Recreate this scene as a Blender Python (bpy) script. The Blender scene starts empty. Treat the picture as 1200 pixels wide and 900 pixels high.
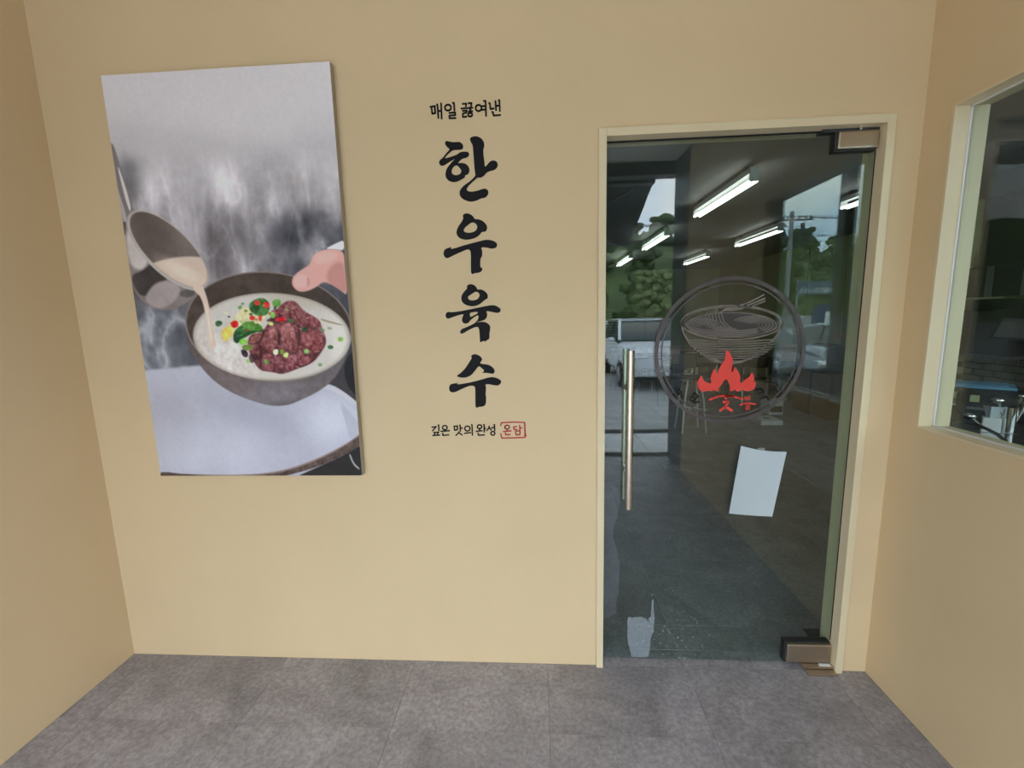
import bpy, bmesh, math, random
import numpy as np
from mathutils import Vector, Matrix
random.seed(7); rng = np.random.default_rng(7)
scene = bpy.context.scene
C = scene.collection

# ------------------------------------------------------------------ camera
cam_d = bpy.data.cameras.new('camera'); cam = bpy.data.objects.new('camera', cam_d); C.objects.link(cam)
cam_d.sensor_fit = 'HORIZONTAL'; cam_d.sensor_width = 36.0
cam_d.lens = 517.6/1200*36.0
cam_d.clip_start = 0.02; cam_d.clip_end = 600
_p, _y, _r = -0.1508, 0.0629, -0.0245            # pitch, yaw to the left, roll
fwd = Vector((-math.sin(_y)*math.cos(_p), math.cos(_y)*math.cos(_p), math.sin(_p)))
rt0 = Vector((math.cos(_y), math.sin(_y), 0)); up0 = rt0.cross(fwd)
rt = rt0*math.cos(_r) + up0*math.sin(_r); up = up0*math.cos(_r) - rt0*math.sin(_r)
cam.matrix_world = Matrix(((rt.x, up.x, -fwd.x, 0), (rt.y, up.y, -fwd.y, -1.748), (rt.z, up.z, -fwd.z, 1.5188), (0, 0, 0, 1)))
scene.camera = cam

# ------------------------------------------------------------------ sky, exposure
SKY = 8.5
w = bpy.data.worlds.new('sky'); scene.world = w; w.use_nodes = True
nt = w.node_tree; nt.nodes.clear()
out = nt.nodes.new('ShaderNodeOutputWorld'); bg = nt.nodes.new('ShaderNodeBackground')
tc = nt.nodes.new('ShaderNodeTexCoord'); nz = nt.nodes.new('ShaderNodeTexNoise'); rp = nt.nodes.new('ShaderNodeValToRGB')
mp = nt.nodes.new('ShaderNodeMapping'); mp.inputs['Scale'].default_value = (1.6, 1.6, 5.0)
nz.inputs['Scale'].default_value = 1.8; nz.inputs['Detail'].default_value = 5
rp.color_ramp.elements[0].position = .36; rp.color_ramp.elements[0].color = (.46, .66, .95, 1)
rp.color_ramp.elements[1].position = .62; rp.color_ramp.elements[1].color = (.92, .95, .97, 1)
nt.links.new(tc.outputs['Generated'], mp.inputs['Vector']); nt.links.new(mp.outputs['Vector'], nz.inputs['Vector'])
nt.links.new(nz.outputs['Fac'], rp.inputs['Fac']); nt.links.new(rp.outputs['Color'], bg.inputs['Color'])
bg.inputs['Strength'].default_value = SKY
nt.links.new(bg.outputs['Background'], out.inputs['Surface'])
vs = scene.view_settings
vs.view_transform = 'Standard'; vs.look = 'None'; vs.gamma = 1.0; vs.exposure = -0.12; vs.use_curve_mapping = False
scene.cycles.max_bounces = 14; scene.cycles.diffuse_bounces = 7; scene.cycles.glossy_bounces = 6
scene.cycles.transparent_max_bounces = 24; scene.cycles.transmission_bounces = 8
scene.cycles.sample_clamp_indirect = 6.0

# ------------------------------------------------------------------ materials
def lin(c): return tuple(((x/255)/12.92 if x/255 <= .04045 else ((x/255+.055)/1.055)**2.4) for x in c)
def mat(name, col, rough=.6, metal=0.0, spec=.5, var=0.0, scale=8.0, bump=0.0, bscale=60.0, emit=None, detail=4):
    m = bpy.data.materials.new(name); m.use_nodes = True; t = m.node_tree; b = t.nodes['Principled BSDF']
    b.inputs['Base Color'].default_value = (*col, 1); b.inputs['Roughness'].default_value = rough
    b.inputs['Metallic'].default_value = metal; b.inputs['Specular IOR Level'].default_value = spec
    tc = t.nodes.new('ShaderNodeTexCoord')
    if var:
        n = t.nodes.new('ShaderNodeTexNoise'); n.inputs['Scale'].default_value = scale; n.inputs['Detail'].default_value = detail
        r = t.nodes.new('ShaderNodeValToRGB')
        r.color_ramp.elements[0].position = .3; r.color_ramp.elements[1].position = .7
        r.color_ramp.elements[0].color = (*[max(0, c*(1-var)) for c in col], 1)
        r.color_ramp.elements[1].color = (*[min(1, c*(1+var)) for c in col], 1)
        t.links.new(tc.outputs['Object'], n.inputs['Vector']); t.links.new(n.outputs['Fac'], r.inputs['Fac'])
        t.links.new(r.outputs['Color'], b.inputs['Base Color'])
    if bump:
        n2 = t.nodes.new('ShaderNodeTexNoise'); n2.inputs['Scale'].default_value = bscale; n2.inputs['Detail'].default_value = 5
        bp = t.nodes.new('ShaderNodeBump'); bp.inputs['Strength'].default_value = bump; bp.inputs['Distance'].default_value = .01
        t.links.new(tc.outputs['Object'], n2.inputs['Vector']); t.links.new(n2.outputs['Fac'], bp.inputs['Height'])
        t.links.new(bp.outputs['Normal'], b.inputs['Normal'])
    if emit:
        b.inputs['Emission Color'].default_value = (*emit[0], 1); b.inputs['Emission Strength'].default_value = emit[1]
    return m
def glass_mat(name, tint, f0=.060):
    m = bpy.data.materials.new(name); m.use_nodes = True; t = m.node_tree; t.nodes.clear()
    o = t.nodes.new('ShaderNodeOutputMaterial'); mx = t.nodes.new('ShaderNodeMixShader')
    tr = t.nodes.new('ShaderNodeBsdfTransparent'); tr.inputs['Color'].default_value = (*tint, 1)
    gl = t.nodes.new('ShaderNodeBsdfGlossy'); gl.inputs['Roughness'].default_value = 0.0
    g = t.nodes.new('ShaderNodeNewGeometry'); d = t.nodes.new('ShaderNodeVectorMath'); d.operation = 'DOT_PRODUCT'
    t.links.new(g.outputs['Incoming'], d.inputs[0]); t.links.new(g.outputs['Normal'], d.inputs[1])
    def M(op, a, b=None):
        n = t.nodes.new('ShaderNodeMath'); n.operation = op
        for i, v in enumerate((a, b)):
            if v is None: continue
            if isinstance(v, (int, float)): n.inputs[i].default_value = v
            else: t.links.new(v, n.inputs[i])
        return n.outputs[0]
    c = M('ABSOLUTE', d.outputs['Value'])
    s = M('POWER', M('SUBTRACT', 1.0, c), 5.0)                      # Schlick, the same from both sides of the pane
    F = M('ADD', f0, M('MULTIPLY', s, 1-f0))
    t.links.new(F, mx.inputs['Fac']); t.links.new(tr.outputs[0], mx.inputs[1]); t.links.new(gl.outputs[0], mx.inputs[2])
    t.links.new(mx.outputs[0], o.inputs['Surface'])
    return m
WALL = (.68, .522, .315)
M_wall = mat('cream_paint', WALL, .55, spec=.35, var=.025, scale=2.5, bump=.03, bscale=90)
M_frame = mat('cream_trim_paint', (.70, .585, .385), .4, spec=.4, var=.02, scale=5)
M_ceil = mat('ceiling_board', (.82, .79, .72), .8, var=.03, scale=3)
def floor_material():
    m = bpy.data.materials.new('grey_stone_tile'); m.use_nodes = True; t = m.node_tree; b = t.nodes['Principled BSDF']
    tc = t.nodes.new('ShaderNodeTexCoord'); oi = t.nodes.new('ShaderNodeObjectInfo')
    off = t.nodes.new('ShaderNodeVectorMath'); off.operation = 'MULTIPLY_ADD'
    cx = t.nodes.new('ShaderNodeCombineXYZ')
    for i in range(3): t.links.new(oi.outputs['Random'], cx.inputs[i])
    t.links.new(cx.outputs[0], off.inputs[0]); off.inputs[1].default_value = (37, 53, 11); t.links.new(tc.outputs['Object'], off.inputs[2])
    n1 = t.nodes.new('ShaderNodeTexNoise'); n1.inputs['Scale'].default_value = 3.2; n1.inputs['Detail'].default_value = 8; n1.inputs['Roughness'].default_value = .62; n1.inputs['Distortion'].default_value = .6
    n2 = t.nodes.new('ShaderNodeTexNoise'); n2.inputs['Scale'].default_value = 60; n2.inputs['Detail'].default_value = 6; n2.inputs['Roughness'].default_value = .7
    t.links.new(off.outputs[0], n1.inputs['Vector']); t.links.new(off.outputs[0], n2.inputs['Vector'])
    r1 = t.nodes.new('ShaderNodeValToRGB'); e = r1.color_ramp.elements
    e[0].position = .28; e[0].color = (.185, .172, .182, 1); e[1].position = .74; e[1].color = (.40, .375, .39, 1)
    r2 = t.nodes.new('ShaderNodeValToRGB'); e = r2.color_ramp.elements
    e[0].position = .38; e[0].color = (.80, .80, .80, 1); e[1].position = .66; e[1].color = (1.30, 1.30, 1.31, 1)
    mx = t.nodes.new('ShaderNodeMix'); mx.data_type = 'RGBA'; mx.blend_type = 'MULTIPLY'; mx.inputs['Factor'].default_value = 1
    t.links.new(n1.outputs['Fac'], r1.inputs['Fac']); t.links.new(n2.outputs['Fac'], r2.inputs['Fac'])
    t.links.new(r1.outputs['Color'], mx.inputs['A']); t.links.new(r2.outputs['Color'], mx.inputs['B'])
    t.links.new(mx.outputs['Result'], b.inputs['Base Color'])
    rr = t.nodes.new('ShaderNodeMapRange'); rr.inputs['To Min'].default_value = .32; rr.inputs['To Max'].default_value = .6
    t.links.new(n1.outputs['Fac'], rr.inputs['Value']); t.links.new(rr.outputs['Result'], b.inputs['Roughness'])
    bp = t.nodes.new('ShaderNodeBump'); bp.inputs['Strength'].default_value = .12; bp.inputs['Distance'].default_value = .004
    t.links.new(n2.outputs['Fac'], bp.inputs['Height']); t.links.new(bp.outputs['Normal'], b.inputs['Normal'])
    return m
M_tile = floor_material()
M_grout = mat('dark_grout', (.06, .057, .058), .9)
M_glass = glass_mat('door_glass', (.87, .945, .92))
M_glass2 = glass_mat('window_glass', (.93, .965, .945))
M_steel = mat('brushed_steel', (.62, .57, .50), .22, 1.0, var=.05, scale=40)
M_chrome = mat('chrome', (.8, .8, .8), .08, 1.0)
M_bronze = mat('satin_bronze_fitting', (.50, .42, .33), .38, 1.0, var=.03)
M_black = mat('black_rubber', (.012, .012, .012), .5)
M_vinyl = mat('black_vinyl', (.008, .007, .009), .65, spec=.2)
M_red = mat('red_vinyl', (.48, .012, .016), .5)
M_decal_red = mat('flame_red_vinyl', (.72, .045, .030), .5)
M_decal = mat('umber_vinyl', (.065, .050, .050), .35)
M_decal_d = mat('dark_umber_vinyl', (.028, .022, .022), .4)
M_decal_l = mat('light_umber_vinyl', (.20, .165, .14), .35)
M_white = mat('white_plastic', (.75, .75, .74), .4, var=.02)
M_paper = mat('white_paper', (.47, .53, .56), .7, var=.01)
M_dark = mat('black_powder_coat', (.018, .018, .019), .4, var=.1)
M_grey = mat('grey_laminate', (.16, .165, .165), .4, var=.08)
M_dgrey = mat('dark_grey_metal', (.035, .038, .042), .4, var=.08)
M_olive = mat('olive_tan_panel', (.46, .48, .27), .7, var=.04, scale=2)
M_iceil = mat('hall_ceiling_paint', (.34, .34, .34), .8, var=.03, scale=2)
M_carton = mat('brown_carton', (.20, .11, .045), .75, var=.12, scale=6)
M_brown = mat('dark_brown_wood', (.055, .028, .014), .5, var=.2, scale=10)
M_brick = mat('grey_green_brick', (.22, .21, .155), .85, var=.18, scale=14, bump=.3)
M_mortar = mat('dark_mortar', (.045, .045, .036), .95)
M_blue = mat('sky_blue_plastic', (.10, .30, .46), .45)
M_note = mat('pale_green_note', (.45, .50, .22), .8)
M_tube = mat('lit_tube', (1, 1, 1), .5, emit=((1.0, .98, .94), 3.6))
M_concrete = mat('pale_concrete', (.42, .41, .39), .85, var=.12, scale=1.2, bump=.1)
M_asphalt = mat('grey_asphalt', (.33, .32, .30), .9, var=.15, scale=1.5, bump=.2)
M_granite = mat('light_granite', (.74, .73, .71), .6, var=.12, scale=60)
M_leaf = mat('leaf_green', (.060, .098, .026), .8, var=.7, scale=6)
M_leaf2 = mat('tree_leaf_yellow_green', (.17, .21, .075), .8, var=.5, scale=9)
M_bark = mat('bark', (.10, .075, .05), .9, var=.3)
M_hill = mat('hillside_green', (.085, .120, .035), .95, var=.5, scale=.25)
M_carwhite = mat('white_car_paint', (.80, .81, .82), .12, spec=.7)
M_cargrey = mat('grey_car_paint', (.17, .18, .20), .15, spec=.7)
M_carglass = mat('dark_car_glass', (.02, .025, .03), .05, spec=.8)
M_tyre = mat('tyre', (.015, .015, .015), .8)
M_rimm = mat('alloy_rim', (.55, .56, .58), .25, 1.0)
M_redlamp = mat('red_lamp_lens', (.55, .02, .02), .2)
M_awning = mat('dark_awning_cloth', (.030, .038, .038), .85, var=.05)
M_pole = mat('concrete_pole', (.30, .29, .27), .85, var=.1)
M_sign = mat('slate_blue_banner', (.075, .11, .17), .6)
M_signblue = mat('navy_panel', (.015, .03, .13), .5)

# ------------------------------------------------------------------ mesh helpers
class MB:
    def __init__(s): s.v = []; s.f = []
    def add(s, vs, fs):
        k = len(s.v); s.v += [tuple(p) for p in vs]; s.f += [tuple(i+k for i in f) for f in fs]; return s
    def box(s, x0, x1, y0, y1, z0, z1):
        x0, x1 = sorted((x0, x1)); y0, y1 = sorted((y0, y1)); z0, z1 = sorted((z0, z1))
        return s.add([(x0,y0,z0),(x1,y0,z0),(x1,y1,z0),(x0,y1,z0),(x0,y0,z1),(x1,y0,z1),(x1,y1,z1),(x0,y1,z1)],
                     [(0,3,2,1),(4,5,6,7),(0,1,5,4),(1,2,6,5),(2,3,7,6),(3,0,4,7)])
    def rbox(s, x0, x1, y0, y1, z0, z1, b=.005):
        "box with chamfered edges"
        X, Y, Z = (x0, x1), (y0, y1), (z0, z1); bm = bmesh.new()
        bmesh.ops.create_cube(bm, size=1)
        for v in bm.verts:
            v.co = ((X[0]+X[1])/2+v.co.x*(X[1]-X[0]), (Y[0]+Y[1])/2+v.co.y*(Y[1]-Y[0]), (Z[0]+Z[1])/2+v.co.z*(Z[1]-Z[0]))
        bmesh.ops.bevel(bm, geom=bm.edges[:], offset=b, segments=2, affect='EDGES', profile=.6)
        bm.verts.ensure_lookup_table()
        vs = [v.co[:] for v in bm.verts]; bm.verts.index_update(); fs = [[v.index for v in f.verts] for f in bm.faces]; bm.free()
        return s.add(vs, fs)
    def tube(s, a, b, r, r2=None, n=12, caps=True):
        a, b = Vector(a), Vector(b); d = (b-a).normalized(); r2 = r if r2 is None else r2
        q = d.orthogonal().normalized(); p = d.cross(q); vs = []
        for c, rr in ((a, r), (b, r2)):
            for i in range(n):
                t = 2*math.pi*i/n; vs.append(c + (q*math.cos(t)+p*math.sin(t))*rr)
        fs = [(i, (i+1) % n, n+(i+1) % n, n+i) for i in range(n)]
        if caps: fs += [tuple(range(n-1, -1, -1)), tuple(range(n, 2*n))]
        return s.add(vs, fs)
    def path(s, pts, r, n=8):
        for i in range(len(pts)-1): s.tube(pts[i], pts[i+1], r, n=n)
        for p in pts[1:-1]: s.ball(p, r, 6, 4)
        return s
    def ball(s, c, r, n=12, m=8, sc=(1,1,1)):
        vs = []; fs = []
        for j in range(m+1):
            ph = math.pi*j/m
            for i in range(n):
                t = 2*math.pi*i/n
                vs.append((c[0]+r*sc[0]*math.sin(ph)*math.cos(t), c[1]+r*sc[1]*math.sin(ph)*math.sin(t), c[2]+r*sc[2]*math.cos(ph)))
        for j in range(m):
            for i in range(n):
                fs.append((j*n+i, (j+1)*n+i, (j+1)*n+(i+1) % n, j*n+(i+1) % n))
        return s.add(vs, fs)
    def lathe(s, prof, c=(0,0,0), n=24):
        vs = []; fs = []
        for r, z in prof:
            for i in range(n):
                t = 2*math.pi*i/n; vs.append((c[0]+r*math.cos(t), c[1]+r*math.sin(t), c[2]+z))
        for j in range(len(prof)-1):
            for i in range(n):
                fs.append((j*n+i, j*n+(i+1) % n, (j+1)*n+(i+1) % n, (j+1)*n+i))
        return s.add(vs, fs)
    def prism(s, poly, y0, y1):
        "convex or simple polygon in xz, extruded along y"
        n = len(poly)
        vs = [(x, y0, z) for x, z in poly] + [(x, y1, z) for x, z in poly]
        fs = [tuple(range(n)), tuple(range(2*n-1, n-1, -1))] + [(i, n+i, n+(i+1) % n, (i+1) % n) for i in range(n)]
        return s.add(vs, fs)
    def build(s, name, m, parent=None, smooth=False, loc=None):
        me = bpy.data.meshes.new(name); me.from_pydata(s.v, [], s.f); me.update()
        bm = bmesh.new(); bm.from_mesh(me)
        bmesh.ops.recalc_face_normals(bm, faces=bm.faces[:]); bm.to_mesh(me); bm.free()
        return link(name, me, m, parent, smooth, loc)
def link(name, me, m, parent=None, smooth=False, loc=None):
    if m is not None and not me.materials: me.materials.append(m)
    if smooth:
        for p in me.polygons: p.use_smooth = True
        me.set_sharp_from_angle(angle=math.radians(40))
    o = bpy.data.objects.new(name, me); C.objects.link(o)
    if loc: o.location = loc
    if parent: o.parent = parent
    return o
def tag(o, label=None, cat=None, group=None, kind=None):
    if label: o['label'] = label
    if cat: o['category'] = cat
    if group: o['group'] = group
    if kind: o['kind'] = kind
    return o
def empty(name, loc=(0,0,0), rz=0, **k):
    o = bpy.data.objects.new(name, None); C.objects.link(o); o.location = loc; o.rotation_euler.z = rz; o.empty_display_size = .1
    return tag(o, **k)
def copy_tree(o, parent=None):
    c = o.copy(); C.objects.link(c); c.parent = parent
    for ch in [x for x in C.objects if x.parent == o]: copy_tree(ch, c)
    return c
def chaikin(p, n=2):
    for _ in range(n):
        q = []
        for i in range(len(p)):
            a, b = p[i], p[(i+1) % len(p)]
            q += [(a[0]*.75+b[0]*.25, a[1]*.75+b[1]*.25), (a[0]*.25+b[0]*.75, a[1]*.25+b[1]*.75)]
        p = q
    return p
def outline(name, polys, y, depth, m, parent=None, smooth=2):
    "flat cut shape standing in the xz plane, front face at y, thickness depth behind it; inner polygons cut holes"
    cu = bpy.data.curves.new(name, 'CURVE'); cu.dimensions = '2D'; cu.fill_mode = 'BOTH'; cu.extrude = depth/2
    for p in polys:
        p = chaikin(p, smooth) if smooth else p
        sp = cu.splines.new('POLY'); sp.points.add(len(p)-1); sp.use_cyclic_u = True
        for pt, (x, z) in zip(sp.points, p): pt.co = (x, z, 0, 1)
    tmp = bpy.data.objects.new(name+'_curve', cu); C.objects.link(tmp)
    dg = bpy.context.evaluated_depsgraph_get(); dg.update()
    me = bpy.data.meshes.new_from_object(tmp.evaluated_get(dg)); bpy.data.objects.remove(tmp); bpy.data.curves.remove(cu)
    me.transform(Matrix(((1,0,0,0), (0,0,-1,y+depth/2), (0,1,0,0), (0,0,0,1))))
    me.name = name; me.materials.clear()
    return link(name, me, m, parent)
def strokes(name, L, y, depth, m, parent=None):
    "pen strokes of given width in the xz plane"
    mb = MB()
    for pts, wd in L:
        r = wd/2
        for i in range(len(pts)-1):
            (x0, z0), (x1, z1) = pts[i], pts[i+1]; dx, dz = x1-x0, z1-z0; l = math.hypot(dx, dz)
            if l < 1e-6: continue
            nx, nz = -dz/l*r, dx/l*r
            mb.prism([(x0+nx, z0+nz), (x1+nx, z1+nz), (x1-nx, z1-nz), (x0-nx, z0-nz)], y, y+depth)
        for (x, z) in pts[1:-1] if len(pts) > 2 else []:
            mb.prism([(x+r*math.cos(k*math.pi/3), z+r*math.sin(k*math.pi/3)) for k in range(6)], y, y+depth)
    return mb.build(name, m, parent)
def text_mesh(name, body, size, m, parent, mw):
    cu = bpy.data.curves.new(name, 'FONT'); cu.body = body; cu.size = size; cu.extrude = .004; cu.align_x = 'CENTER'; cu.align_y = 'CENTER'
    tmp = bpy.data.objects.new(name+'_t', cu); C.objects.link(tmp)
    dg = bpy.context.evaluated_depsgraph_get(); dg.update()
    me = bpy.data.meshes.new_from_object(tmp.evaluated_get(dg)); bpy.data.objects.remove(tmp); bpy.data.curves.remove(cu)
    me.transform(mw); me.materials.clear()
    return link(name, me, m, parent)

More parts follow.
